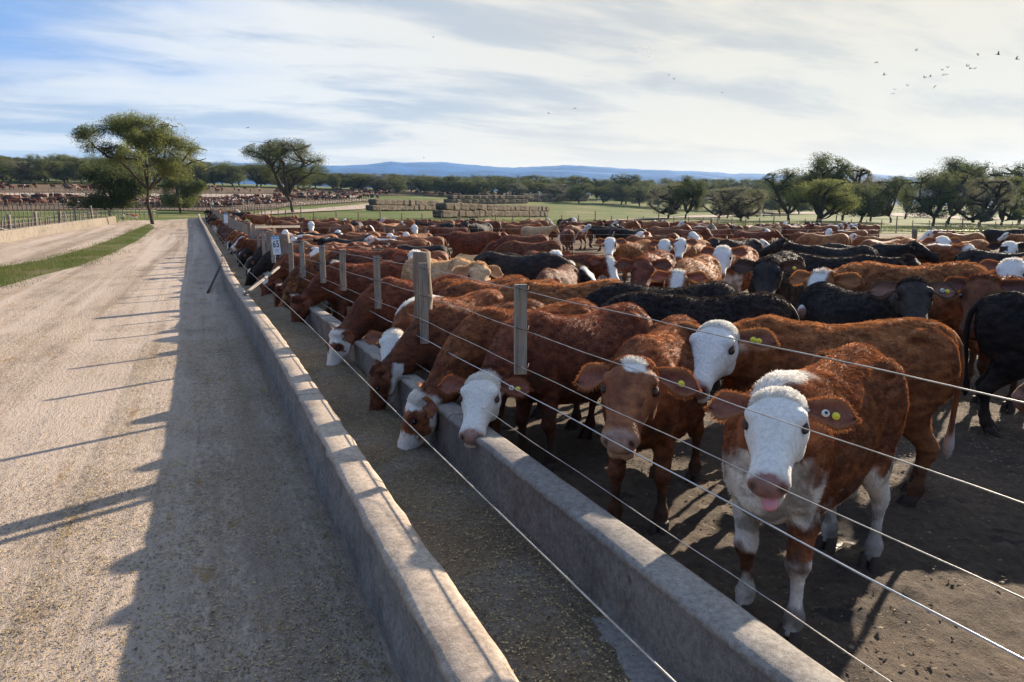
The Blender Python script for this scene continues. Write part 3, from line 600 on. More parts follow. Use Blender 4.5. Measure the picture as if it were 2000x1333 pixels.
# far pens on the slope
sheet('far_pen_ground', G_((-40, 410), (200, 409), (330, 410), (440, 413), (560, 403), (720, 393), (740, 388), (560, 386), (300, 384), (-40, 383)), -.03, M['pen'])
sheet('upper_pen_ground', G_((-40, 376), (280, 377), (520, 379), (760, 382), (1010, 383), (1015, 377), (700, 373), (300, 363), (-40, 359)), -.03, M['pen'])
sheet('farm_track', G_((-40, 383), (300, 384), (560, 386), (700, 386), (700, 382), (500, 379.5), (280, 378), (-40, 376.5)), -.02, M['road'])
sheet('left_pen_ground', [(-10.2, 20)] + [(x - .55, y) for x, y in leftwall] + G_((228, 428), (100, 432), (-40, 436)) + [(-40, 60), (-30, 20)], -.03, M['pen'])
sheet('east_track', G_((1180, 432.5), (1330, 425), (1520, 418), (1700, 418), (2060, 432), (2060, 429), (1800, 417), (1650, 415), (1500, 414.5), (1350, 421), (1180, 430)), -.02, M['road'])
# churned mud near the camera
def mud():
    xs = np.r_[np.arange(1.60, 9, .045), np.arange(9, 22, .16)]; ys = np.r_[np.arange(-1.5, 9, .045), np.arange(9, 24, .16)]
    X, Y = np.meshgrid(xs, ys, indexing='ij'); p = np.stack([X.ravel(), Y.ravel(), np.zeros(X.size)], 1)
    n = fbm(p * 2.6, 3); r = 1 - np.abs(fbm(p * 7.5 + 9, 3) * 2 - 1); r2 = fbm(p * 24, 2); z = .045 * (n - .35) + .050 * (r - .5) * sstep(.3, .7, fbm(p * 1.1 + 31, 2)) + .034 * r2
    hoof = np.zeros(len(p)); rs = np.random.RandomState(3)
    e = np.minimum.reduce([sstep(1.60, 1.62, p[:, 0]), sstep(22, 18, p[:, 0]), sstep(24, 19, p[:, 1]), sstep(-1.5, -1.2, p[:, 1])])
    z = np.maximum(z, -.02) * e - .052 * (1 - e) - .012 + PEN
    z += np.array([P(a, b) for a, b in zip(p[:, 0], p[:, 1])]) if True else 0
    p[:, 2] = z; ni, nj = len(xs), len(ys); idx = np.arange(ni * nj).reshape(ni, nj)
    f = np.stack([idx[:-1, :-1].ravel(), idx[1:, :-1].ravel(), idx[1:, 1:].ravel(), idx[:-1, 1:].ravel()], 1)
    me = bpy.data.meshes.new('pen_mud'); me.vertices.add(len(p)); me.vertices.foreach_set('co', p.astype(np.float32).ravel()); me.loops.add(f.size); me.loops.foreach_set('vertex_index', f.ravel()); me.polygons.add(len(f)); me.polygons.foreach_set('loop_start', np.arange(0, f.size, 4)); me.polygons.foreach_set('use_smooth', [True] * len(f))
    me.update(); me.validate(); me.materials.append(M['mud']); o = link('pen_mud', me); tag(o, kind='structure')
mud()
# hills on the horizon
def hills():
    prof = [(-400, 318), (0, 306), (60, 308), (200, 312), (400, 316), (520, 322), (640, 322), (700, 321), (740, 319), (760, 316), (790, 320), (860, 318), (930, 322), (1000, 326), (1100, 325), (1200, 328), (1300, 331), (1380, 337), (1430, 342), (1470, 340), (1540, 341), (1650, 338), (1750, 346), (1900, 352), (2100, 358), (2500, 366)]
    g = Geo(); rs = np.random.RandomState(4)
    for dist, lift, k in ((5200, 0, 0), (4300, 8, 1)):
        rows = []
        for px in range(-400, 2501, 12):
            py = np.interp(px, [a for a, b in prof], [b for a, b in prof]) + lift + (rs.rand() - .5) * 1.2 + 2.0 * math.sin(px * .021 + k * 2)
            d = ray(px, py); t = dist / math.hypot(d[0], d[1]); x, y, z = d[0] * t, d[1] * t, EYE + d[2] * t
            rows.append([(x * .80, y * .80, 60.), (x * .9, y * .9, z * .55), (x * .97, y * .97, z * .92), (x, y, z), (x * 1.08, y * 1.08, z * .6), (x * 1.15, y * 1.15, 0.)])
        v = np.array(rows).reshape(-1, 3); v[:, 2] += (fbm(v * .004, 3) - .5) * 60 * (np.arange(len(v)) % 6 != 3); m = 6; fs = [(i * m + j, (i + 1) * m + j, (i + 1) * m + j + 1, i * m + j + 1) for i in range(len(rows) - 1) for j in range(m - 1)]
        g.add(v, fs)
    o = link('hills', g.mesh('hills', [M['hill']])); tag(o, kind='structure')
hills()
# ---------------------------------------------------------------- feed trough: two concrete walls along one line
def wall_obj(name, o0, o1, zt, zb, mside, mtop, rough, label, jointed_from=7.):
    rs = np.random.RandomState(int(abs(o0) * 100)); ss = np.r_[np.arange(-6, 9, .05), np.arange(9, 90, .25)]; n = len(ss)
    def path3(off, z, amp, sc1, seed):
        q = np.array([[*pth(s, off), 0] for s in ss]); nn = fbm(np.stack([ss * sc1, ss * 0 + seed, ss * 0], 1), 4) - .5; n2 = fbm(np.stack([ss * sc1, ss * 0 + seed + 50, ss * 0], 1), 4) - .5
        q[:, 0] += nn * amp; q[:, 2] = [P(a, b) for a, b in q[:, :2]]; q[:, 2] += z + n2 * amp * .35; return q
    body, top = Geo(), Geo(); zl = np.linspace(zb, zt - .004, 12)
    for side, off, sl in ((-1, o0, 0.), (1, o1, 0.)):
        rows = [path3(off - side * .012, z, rough * (1.3 if side < 0 else .5) * (1 if z < zt - .05 else .4), 4.6, k * .42 + side) for k, z in enumerate(zl)]
        if side < 0 and 'outer' in label:
            for r_ in rows: r_[:, 0] += (fbm(r_ * V(0, 14, 22) + 3, 3) - .5) * .035
        v = np.stack(rows, 1).reshape(-1, 3); m = len(zl); fs = [(i * m + j, (i + 1) * m + j, (i + 1) * m + j + 1, i * m + j + 1) for i in range(n - 1) for j in range(m - 1)]
        if side < 0: fs = [q[::-1] for q in fs]
        body.add(v, fs)
    e = [path3(o0 + .03, zt - .055, rough * .3, 5.0, 3.3), path3(o0 - .006, zt - .03, rough * 1.4, 7.0, 3.3), path3(o0 + .0, zt - .008, rough * 1.5, 6.0, 3.3), path3(o0 + .018, zt + .003, rough * .9, 6.0, 3.3), path3((o0 + o1) / 2, zt + .002, rough * .2, 4, 8), path3(o1 - .02, zt, rough * .5, 4.0, 9.3), path3(o1 + .002, zt - .010, rough * .8, 5.0, 9.3), path3(o1 + .002, zt - .03, rough * .6, 5.0, 9.3), path3(o1 - .03, zt - .05, rough * .3, 5.0, 9.3)]
    v = np.stack(e, 1).reshape(-1, 3); m = 9; fs = [(i * m + j, i * m + j + 1, (i + 1) * m + j + 1, (i + 1) * m + j)[::-1] for i in range(n - 1) for j in range(m - 1)]; top.add(v, fs)
    ro = link(name, None) if False else empty(name, (0, 0, 0)); tag(ro, label, 'wall')
    link('wall_face', body.mesh('wall_face', [mside]), ro)
    me = top.mesh('coping', [mtop, M['coping_far']] if name == 'trough_wall' else [mtop]);
    if 'outer' in label:
        cs = np.array([p.center[1] for p in me.polygons]); me.polygons.foreach_set('material_index', (cs > 7).astype(int).tolist())
    link('coping', me, ro)
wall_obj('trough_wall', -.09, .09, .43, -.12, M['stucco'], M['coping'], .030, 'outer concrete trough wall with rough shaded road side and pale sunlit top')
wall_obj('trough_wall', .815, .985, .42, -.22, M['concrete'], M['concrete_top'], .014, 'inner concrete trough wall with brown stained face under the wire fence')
# feed lying in the trough
def feed_bed():
    ss = np.arange(-4, 70, .06); us = np.linspace(.10, .80, 14); g = Geo(); rows = []
    for s in ss:
        for u in us: x, y = pth(s, u); rows.append((x, y, P(x, y)))
    v = np.array(rows); U = np.tile(us, len(ss)); S = np.repeat(ss, len(us)); n = fbm(np.stack([S * .9, U * 3, S * 0], 1), 3); n2 = fbm(np.stack([S * 9, U * 30, S * 0], 1), 3)
    far = sstep(5, 9, S); e = (.025 + .26 * np.maximum(n - .36, 0)) * np.maximum(sstep(.84, .60, U + (n - .5) * .8), far) + .022 * (n2 - .5) + .04 * sstep(.25, .1, U); v[:, 2] += np.clip(.078 + e, .03, .24)
    m = len(us); fs = [(i * m + j, i * m + j + 1, (i + 1) * m + j + 1, (i + 1) * m + j) for i in range(len(ss) - 1) for j in range(m - 1)]; g.add(v, [f[::-1] for f in fs])
    o = link('cattle_feed', g.mesh('cattle_feed', [M['feed']])); tag(o, 'chopped brown cattle feed spread along the trough bottom', 'feed', kind='stuff'); return v
bedv = feed_bed()
# ---------------------------------------------------------------- loose litter, straw and clods
def flakes(name, pos, size, mats, label, cat, elong=4., seed=1, thick=.25):
    """small bent flakes; pos (n,3)"""
    rs = np.random.RandomState(seed); n = len(pos); a = rs.rand(n) * np.pi * 2; L_ = size * (.4 + rs.rand(n) ** 2 * 1.6); W = L_ / elong * (.6 + .8 * rs.rand(n)); d = np.stack([np.cos(a), np.sin(a), (rs.rand(n) - .5) * .5], 1); s = np.stack([-np.sin(a), np.cos(a), (rs.rand(n) - .5) * .6], 1)
    t = (W * thick)[:, None]; c = pos + V(0, 0, .5)[None] * W[:, None] * .5
    q = [c - d * L_[:, None] / 2, c + s * W[:, None] / 2, c + d * L_[:, None] / 2, c - s * W[:, None] / 2, c + V(0, 0, 1) * t * 1.6]
    v = np.stack(q, 1).reshape(-1, 3); b = (np.arange(n) * 5)[:, None]; f = np.concatenate([b + np.array([[0, 3, 4]]), b + np.array([[3, 2, 4]]), b + np.array([[2, 1, 4]]), b + np.array([[1, 0, 4]])], 0)
    mi = np.tile(rs.randint(0, len(mats), n), 4)
    me = bpy.data.meshes.new(name); me.vertices.add(len(v)); me.vertices.foreach_set('co', v.astype(np.float32).ravel()); me.loops.add(f.size); me.loops.foreach_set('vertex_index', f.ravel().astype(np.int32)); me.polygons.add(len(f)); me.polygons.foreach_set('loop_start', np.arange(0, f.size, 3))
    for m_ in mats: me.materials.append(m_)
    me.update(); me.polygons.foreach_set('material_index', mi.astype(np.int32)); me.validate(); o = link(name, me); tag(o, label, cat, kind='stuff'); return o
rs = np.random.RandomState(11)
def scatter(n, x0, x1, y0, y1, near=2.0, clump=1.2, th=.45):
    y = y0 + (y1 - y0) * rs.rand(n) ** near; x = x0 + (x1 - x0) * rs.rand(n); p = np.stack([x, y, np.zeros(n)], 1); k = fbm(p * clump, 3); k2 = fbm(p * clump * 5 + 7, 2); return p[(k * .7 + k2 * .3 + rs.rand(n) * .25 - .12) > th]
p = scatter(320000, -4.5, .60, .6, 14, 1.7, .75, .50); p[:, 2] = .0; keep = p[:, 0] < np.array([pth(y, -.10)[0] for y in p[:, 1]]); flakes('road_litter', p[keep], .0105, [M['straw'], M['straw_dark'], M['clod']], 'straw scraps and small clods strewn over the dirt road', 'litter', 2.6, 1)
p = scatter(90000, -.9, .56, .8, 12, 1.5, 1.5, .36); flakes('straw_litter', p, .013, [M['straw'], M['straw_dark']], 'pale chopped straw gathered in the shade by the trough wall', 'straw', 3.6, 2)
i = rs.choice(len(bedv), 150000, p=(lambda w_: w_ / w_.sum())(sstep(.05, .13, bedv[:, 2] - np.array([P(a, b) for a, b in bedv[:, :2]])) / (np.abs(bedv[:, 1]) + 3) + 1e-4)); p = bedv[i] + (rs.rand(150000, 3) - .5) * V(.055, .07, .0) + V(0, 0, .004); flakes('feed_grains', p, .0095, [M['corn'], M['straw_dark'], M['clod'], M['straw']], 'yellow grain and brown silage bits on the feed bed', 'feed', 2.2, 3)
p = scatter(130000, 1.75, 12, -.5, 15, 1.4, .9, .45); p[:, 2] = PEN + .03 + .02 * rs.rand(len(p)); flakes('pen_clods', p[::2], .017, [M['clod'], M['clod'], M['straw_dark']], 'dark dung clods and trampled straw over the pen mud', 'dirt', 1.5, 4, .16)
flakes('pen_straw', p[1::3], .016, [M['straw'], M['straw_dark']], 'thin straw bits trodden into the pen mud', 'straw', 5, 5)
# grass: verge beside the road and tufts along the far fence
def grass(name, pts, hmin, hmax, wd, label, seed):
    rs = np.random.RandomState(seed); n = len(pts); a = rs.rand(n) * 6.28; L_ = hmin + (hmax - hmin) * rs.rand(n); lean = (rs.rand(n, 2) - .5) * 1.1; d = np.stack([np.cos(a), np.sin(a), a * 0], 1) * wd
    base = np.array([(x, y, P(x, y) + .003) for x, y in pts]); tip = base + np.stack([lean[:, 0] * L_, lean[:, 1] * L_, L_], 1); mid = base * .5 + tip * .5 + V(0, 0, 1) * (L_ * .12)[:, None]
    v = np.stack([base - d, base + d, mid + d * .7, mid - d * .7, tip], 1).reshape(-1, 3); b = (np.arange(n) * 5)[:, None]
    f = [tuple(q) for q in np.concatenate([b + np.array([[0, 1, 2, 3]])], 0)] + [tuple(q) for q in (b + np.array([[3, 2, 4]]))]
    me = bpy.data.meshes.new(name); me.from_pydata(v.tolist(), [], f); me.materials.append(M['blade']); o = link(name, me); tag(o, label, 'grass', kind='stuff')
def inpoly(x, y, poly):
    c = False; j = len(poly) - 1
    for i in range(len(poly)):
        xi, yi = poly[i]; xj, yj = poly[j]
        if (yi > y) != (yj > y) and x < (xj - xi) * (y - yi) / (yj - yi) + xi: c = not c
        j = i
    return c
vp = verge_R + verge_L[::-1] + [(-9.5, 20), (-6.4, 6), (-5.4, 8)]; pts = []
while len(pts) < 26000:
    y = 8 + 66 * random.Random(len(pts) * 7 + 1).random() ** 1.5; y = 8 + 66 * rs.rand() ** 1.6; x = -9.5 + 6.5 * rs.rand()
    if inpoly(x, y, vp):
        if fbm(np.array([[x * 1.1, y * .6, 3.]]), 3)[0] + (rs.rand() - .5) * .15 > .47: pts.append((x + rs.randn() * .28, y))
    elif rs.rand() < .0: pass
grass('verge_grass', pts, .04, .13, .005, 'short bright green grass growing on the verge between the two tracks', 5)
pts = []
for _ in range(26000):
    px = rs.uniform(430, 2040); fy = np.interp(px, (430, 520, 600, 800, 1100, 1500, 2000), (422, 435, 444, 447, 447, 450, 456)); q = gp(px, fy - 14 * rs.rand() ** 1.5)
    if fbm(np.array([[q[0] * .12, q[1] * .12, 1.]]), 2)[0] > .46: pts.append(q)
grass('field_grass', pts, .15, .55, .03, 'taller grass tufts in the field beyond the pen fence', 6)

# ---------------------------------------------------------------- timber and wire
def bar(a, b, w, d, name, mat, parent, up=V(0, 0, 1), n_sides=4, taper=1., wob=0., seed=0, side=None):
    """a timber from a to b; n_sides 4 = sawn, more = round"""
    a, b = np.array(a, float), np.array(b, float); t = nrm(b - a); s = side if side is not None else (V(0, 1, 0) if abs(t[2]) > .8 else nrm(np.cross(t, V(0, 0, 1)))); s = nrm(s - t * np.dot(s, t)); u = np.cross(t, s)
    L_ = np.linalg.norm(b - a); k = 9 if n_sides > 4 else 5; g = Geo(); r = np.random.RandomState(seed); rings = []
    for i in range(k):
        c = t * L_ * i / (k - 1); f = 1 + (taper - 1) * i / (k - 1); off = (r.rand(3) - .5) * wob if 0 < i < k - 1 else 0
        if n_sides == 4:
            e = .10; q = [(-1 + e, -1), (1 - e, -1), (1, -1 + e), (1, 1 - e), (1 - e, 1), (-1 + e, 1), (-1, 1 - e), (-1, -1 + e)]; ring = [c + off + s * w / 2 * f * x + u * d / 2 * f * y for x, y in q]
        else:
            A = np.linspace(0, 2 * np.pi, n_sides, endpoint=False); rr = 1 + (np.sin(A * 3 + seed) * .07 + np.sin(A * 5 + i * .6 + seed * 2) * .05) ; ring = [c + off + s * w / 2 * f * math.cos(x) * q_ + u * d / 2 * f * math.sin(x) * q_ for x, q_ in zip(A, rr)]
        rings.append(np.array(ring))
    vv, ff = loft(rings); g.add(vv, ff); o = link(name, g.mesh(name, [mat], n_sides > 4), parent, tuple(a)); return o
def wire(pts, r, name, mat, parent, n=6):
    c = np.array(pts); v, f = tube(c, r, r, V(0, 0, 1) + V(.01, 0, 0), n); g = Geo(); g.add(v, f); return link(name, g.mesh(name, [mat]), parent)
def g3(x, y, z): return (x, y, P(x, y) + z)
fe = empty('feed_fence', (1.75, 6.38, 0)); fe.location = (0, 0, 0); tag(fe, 'wire fence with weathered posts and hanging battens above the feed trough', 'fence')
FO = 1.065
def fpt(s, z, off=FO): x, y = pth(s, off); return g3(x, y, z)
WZ = [1.35, 1.11, .88, .71, .44]
for k, z in enumerate(WZ):
    pts = []
    for s in np.r_[np.arange(-4.2, 20, .3), np.arange(20, 88, 1.)]:
        ph = (s - 6.38) / 10.7 % 1; sag = -.03 * (1 - (2 * ph - 1) ** 2) * (1 if k < 3 else .3) + .003 * math.sin(s * 5 + k); q = V(*fpt(s, z + .015 + sag))
        if k >= 2:
            a_ = sum(math.exp(-((s - c_) / w_) ** 4) for c_, w_ in ((4.9, .75), (6.2, .6), (8.15, .8), (11.4, 1.2), (14.5, 1.2))); q = q + nrm(V(0, 0, EYE) - q) * min(a_, 1) * (.0, .0, .30, .42, .50)[k]
        pts.append(q)
    wire(pts, .0023 if k != 3 else .0036, 'wire', M['wire'] if k != 3 else M['cable'], fe)
pts = [fpt(s, .585 - .02 * math.sin(s * .3), .37) for s in np.r_[np.arange(-4.2, 20, .3), np.arange(20, 70, 1.)]]
cb = wire(pts, .0032, 'cable', M['wire'], fe); tag(cb, 'single cable strung low over the trough')
def post(s, h, w, seed, off=FO + .03, tilt=0., n=14):
    a = fpt(s, -.15, off); b = fpt(s + tilt, h, off); return bar(a, b, w, w * .9, 'post', M['wood'], fe, n_sides=n, taper=.92, wob=.03, seed=seed)
post(6.45, 1.49, .19, 1); post(17.35, 1.47, .27, 2, tilt=-.05)
for k, s in enumerate((28.6, 39.0, 49.5, 60, 70, 80)): post(s, 1.5 + .05 * math.sin(k * 3), .17, 3 + k)
for k, (s, z0, z1, w_, tl) in enumerate([(4.06, .84, 1.385, .074, 0), (6.22, .70, 1.405, .075, 0), (8.08, .81, 1.39, .075, .02), (10.22, .83, 1.39, .08, -.05), (11.9, .81, 1.40, .085, .02), (14.15, .75, 1.38, .09, .12), (15.9, .62, 1.34, .09, -.05), (19.2, .70, 1.40, .1, .2), (20.6, .75, 1.42, .1, -.15), (22.0, .7, 1.40, .09, .1), (24.0, .7, 1.42, .09, .0), (26.2, .5, 1.45, .11, .0)] + [(29.9 + 1.45 * j, .35 + .2 * (j % 3), 1.42, .10, .12 * math.sin(j * 2.3)) for j in range(30)]):
    a = fpt(s, z0, FO - .022); b = fpt(s + tl, z1, FO - .022); bar(a, b, w_, .036, 'batten', M['sawn'], fe, side=V(1, -.2, 0) if k < 8 else V(1, 0, 0), seed=k)
    if k < 8:      # wire ties
        for z in WZ[:3]:
            if z0 < z < z1: q = V(*fpt(s + tl * (z - z0) / (z1 - z0), z + .012, FO - .022)); wire([q + V(-.045, -.03, .01), q + V(-.02, -.045, 0), q + V(.03, -.042, -.008), q + V(.05, -.012, .012)], .0028, 'wire_tie', M['rust'], fe, 5)
# poles propping the line
bar(fpt(17.1, .78, FO - .1), fpt(14.2, .47, 0), .075, .05, 'brace_pole', M['pole'], fe, n_sides=8)
bar(fpt(27.2, .85, FO - .1), fpt(26.2, .47, 0.02), .075, .05, 'brace_pole', M['pole'], fe, n_sides=8)
ra = bar(fpt(26.2, 1.40, FO + .02), fpt(28.0, 1.38, FO + 1.7), .06, .08, 'rail', M['pole'], fe)
pr = bar(V(*fpt(23.8, .50, -.0)), V(*fpt(19.2, .0, -.52)), .06, .06, 'prop_pole', M['rust'], None, n_sides=8); tag(pr, 'dark wooden pole leaning from the road onto the outer trough wall', 'pole')
# number plate on the big post
def sign():
    sx, sy = pth(17.2, FO - .16); z0 = P(sx, sy); ro = empty('number_sign', (sx, sy, z0 + 1.23)); tag(ro, 'pale number plate reading 65 with blue top band on the thick fence post', 'sign')
    az = math.atan2(sx, sy) ; ro.rotation_euler = (0, rad(-5), -az)
    def slab(x0, x1, y, zz0, zz1, name, mat, t=.004):
        g = Geo(); vv = [(x, yy, z) for x in (x0, x1) for yy in (y - t, y) for z in (zz0, zz1)]; g.add(vv, [(0, 1, 3, 2), (4, 6, 7, 5), (0, 4, 5, 1), (2, 3, 7, 6), (0, 2, 6, 4), (1, 5, 7, 3)]); return link(name, g.mesh(name, [mat], False), ro)
    slab(-.085, .085, 0, -.21, .135, 'plate', M['signw']); slab(-.085, .085, -.006, .137, .20, 'header_band', M['signb'])
    for x in (-.055, 0, .055): slab(x - .016, x + .016, -.0125, .155, .18, 'header_mark', M['signw'], .002)
    for i, ch in enumerate('65'):
        cu = bpy.data.curves.new('digit', 'FONT'); cu.body = ch; cu.size = .20; cu.extrude = .002; cu.offset = .004; cu.align_x = 'CENTER'; o = bpy.data.objects.new('digit', cu); C0.objects.link(o)
        dg = bpy.context.evaluated_depsgraph_get(); me = bpy.data.meshes.new_from_object(o.evaluated_get(dg)); bpy.data.objects.remove(o); me.materials.clear(); me.materials.append(M['signn'])
        d = link('digit', me, ro, (-.036 + .072 * i, -.0065, -.045)); d.rotation_euler = (rad(90), 0, 0); d.scale = (.62, 1.05, 1)
    for zz in (-.10, -.125, -.15): slab(-.04, .04, -.0045, zz, zz + .008, 'small_print', M['signb'], .0015)
sign()
def sign2():
    ro = link('number_sign', None) if False else empty('number_sign', fpt(45.5, 1.35, FO - .12)); tag(ro, 'tiny pale plate on a distant post of the feed fence', 'sign'); g = Geo(); x0, x1, y0, y1, z0, z1 = -.11, .11, -.006, .006, -.28, .28; vv = [(x, y, z) for x in (x0, x1) for y in (y0, y1) for z in (z0, z1)]; g.add(vv, [(0, 1, 3, 2), (4, 6, 7, 5), (0, 4, 5, 1), (2, 3, 7, 6), (0, 2, 6, 4), (1, 5, 7, 3)]); link('plate', g.mesh('plate', [M['signw']], False), ro)
    g = Geo(); vv = [(x, y, z) for x in (x0, x1) for y in (y0 - .006, y0 - .002) for z in (.2, z1)]; g.add(vv, [(0, 1, 3, 2), (4, 6, 7, 5), (0, 4, 5, 1), (2, 3, 7, 6), (0, 2, 6, 4), (1, 5, 7, 3)]); link('header_band', g.mesh('header_band', [M['signb']], False), ro)
sign2()
# cross fence dividing the pens
cfA, cfB = np.array(gp(831, 500)), np.array(gp(1780, 492))
def onl(px, A=cfA, B=cfB):
    """where the sight line under column px meets the line A-B"""
    d = ray(px, 500)[:2]; e = B - A; M_ = np.array([[d[0], -e[0]], [d[1], -e[1]]]); t = np.linalg.solve(M_, A); return A + e * t[1]
cf = empty('cross_fence', (0, 0, 0)); tag(cf, 'wire fence with few posts and battens crossing the pen among the cattle', 'fence')
def cpost(px, y0, y1, w_, name, mat, n, tl=0, A=cfA, B=cfB, par=cf, sink=0):
    q = onl(px, A, B); z1 = zat(px, y0, *q); z0 = zat(px, y1, *q) if y1 else P(*q) - .1; z0 = max(z0, P(*q) - .15); return bar((q[0], q[1], z0), (q[0] + tl * CR[0], q[1] + tl * CR[1], z1), w_, w_ * (.9 if n > 4 else .4), name, mat, par, n_sides=n, seed=int(px))
for px, y0, y1, w_, k, tl in [(591, 447, 468, .10, 0, 0), (646, 446, 472, .10, 0, 0), (703, 444, 463, .10, 0, 0), (752, 445, 476, .12, 0, 0), (767, 449, None, .20, 1, 0), (831, 450, None, .22, 1, .08), (939, 453, None, .11, 0, -.02), (1026, 450, 466, .10, 0, 0), (1120, 452, 472, .10, 0, .25), (1191, 452, 478, .10, 0, .2), (1349, 449, 476, .24, 1, 0), (1566, 448, 472, .10, 0, .3), (1646, 451, 472, .13, 0, .06), (1783, 448, None, .28, 1, 0), (1846, 450, 460, .12, 0, 0), (1912, 449, 465, .12, 0, 0), (1937, 453, 465, .09, 0, 0), (1975, 449, 464, .12, 0, 0)]:
    cpost(px, y0, y1, w_, 'post' if k else 'batten', M['wood'] if k else M['sawn'], 12 if k else 4, tl)
for z in (1.22, .95, .62):
    wire([g3(*(cfA + (cfB - cfA) * t), z) for t in np.linspace(-.30, 1.45, 60)], .004, 'wire', M['wire'], cf, 4)
q0, q1 = onl(767), onl(831); rl = bar((q0[0], q0[1], zat(767, 457, *q0)), (q1[0], q1[1], zat(831, 457.5, *q1)), .05, .05, 'rail', plain('ochre_paint', (.50, .36, .12), .6), cf, n_sides=8)
# perimeter fence at the far side of the pen
pf = empty('perimeter_fence', (0, 0, 0)); tag(pf, 'thin post and wire fence between the pen and the green field', 'fence')
pl = G_((455, 424), (520, 436), (600, 445.5), (800, 448.5), (1100, 448.5), (1500, 451.5), (1760, 454.5), (2040, 459)); pl = np.array([(x, y, 0) for x, y in pl]); ds = np.r_[0, np.cumsum(np.linalg.norm(np.diff(pl, axis=0), axis=1))]
def plp(s): return float(np.interp(s, ds, pl[:, 0])), float(np.interp(s, ds, pl[:, 1]))
for k in range(62):
    s = k * ds[-1] / 61; x, y = plp(s); h = 1.45 if k % 4 else 1.9; bar(g3(x, y, -.1), g3(x, y, h), .10 if k % 4 else .16, .10, 'post', M['wood'], pf, n_sides=6, seed=k)
for z in (1.3, 1.0, .7, .4): wire([g3(*plp(s), z) for s in np.linspace(0, ds[-1], 120)], .007, 'wire', M['wire'], pf, 4)
# left-hand block wall and fence
lw = empty('block_wall', (0, 0, 0)); tag(lw, 'low pale block trough wall beside the left-hand track', 'wall'); lp = np.array([(x, y, 0) for x, y in [(-11.6, 20), (-10.9, 32)] + leftwall[:]]); dl = np.r_[0, np.cumsum(np.linalg.norm(np.diff(lp, axis=0), axis=1))]
def llp(s, o=0.):
    x, y = float(np.interp(s, dl, lp[:, 0])), float(np.interp(s, dl, lp[:, 1])); return x - o, y
g = Geo()
for row in range(5):
    st = -.06 + row * .13; z1 = st + .127
    ss = np.linspace(0, dl[-1], 160); ins = .03 * row * .4
    v = []
    for s in ss:
        for o_, z_ in ((ins, st), (ins + .008, z1), (.30 - ins, z1), (.30 - ins, st)): x, y = llp(s, o_); v.append((x, y, P(x, y) + z_))
    g.add(v, [(i * 4 + a, i * 4 + b, (i + 1) * 4 + b, (i + 1) * 4 + a) for i in range(len(ss) - 1) for a, b in ((0, 1), (1, 2), (2, 3))] )
link('block_courses', g.mesh('block_courses', [M['block']], False), lw)
lf = empty('left_pen_fence', (0, 0, 0)); lf.name = 'stock_fence'; tag(lf, 'close post and wire fence behind the low block wall on the left', 'fence'); rs2 = np.random.RandomState(5)
for k in range(46):
    s = 18 + k * (dl[-1] - 18) / 45; x, y = llp(s, 1.2 + .1 * rs2.rand()); big = k % 6 == 0; h = (.85 if not big else 1.25) + .3 * rs2.rand(); bar(g3(x, y, -.1), (x + .1 * rs2.randn() * .6, y + .1, P(x, y) + h), .20 if big else .07, .07 if not big else .18, 'post', M['wood'], lf, n_sides=8 if big else 4, seed=k)
for z in (.95, .7, .45): wire([g3(*llp(s, 1.25), z) for s in np.linspace(16, dl[-1], 50)], .006, 'wire', M['wire'], lf, 4)
for s, dx in ((26, 1.6), (44, -1.8)): x, y = llp(s, 1.2); x2, y2 = llp(s + dx * 1.6, .35); bar(g3(x, y, 1.1), g3(x2, y2, .55), .06, .06, 'brace_pole', M['pole'], lf, n_sides=6)
lf2 = empty('stock_fence', (0, 0, 0)); tag(lf2, 'tall thin post fence along the green strip behind the left pen', 'fence')
for k in range(40):
    px = -20 + k * 8.4; x, y = gp(px, 429 - .012 * px + (0 if px < 230 else 0)); bar(g3(x, y, -.1), g3(x, y, 0.7 + .35 * rs2.rand()), .06, .06, 'post', M['wood'], lf2, n_sides=4, seed=k)
for z in (.75, .45): wire([g3(*gp(px, 429 - .012 * px), z) for px in range(-20, 312, 8)], .010, 'wire', M['wire'], lf2, 4)
for (ya, yb, xa, xb, n_, lb) in ((408.5, 411, -20, 440, 52, 'long thin fence at the lower edge of the far hillside pen'), (412, 394, 450, 730, 60, 'slanting fence of close posts where the far pen meets the light road'), (383.5, 386, -20, 560, 60, 'faint fence along the upper edge of the far hillside pen'), (376.2, 379.5, -20, 560, 56, 'faint fence below the highest cattle pen')):
    fo = empty('far_fence', (0, 0, 0)); tag(fo, lb, 'fence'); 
    for k in range(n_):
        t = k / (n_ - 1); x, y = gp(xa + (xb - xa) * t, ya + (yb - ya) * t); bar(g3(x, y, -.1), g3(x, y, 1.15), .12, .12, 'post', M['wood'], fo, n_sides=4, seed=k)
    for z in (1.0, .6): wire([g3(*gp(xa + (xb - xa) * t, ya + (yb - ya) * t), z) for t in np.linspace(0, 1, 50)], .018, 'wire', M['wire'], fo, 3)
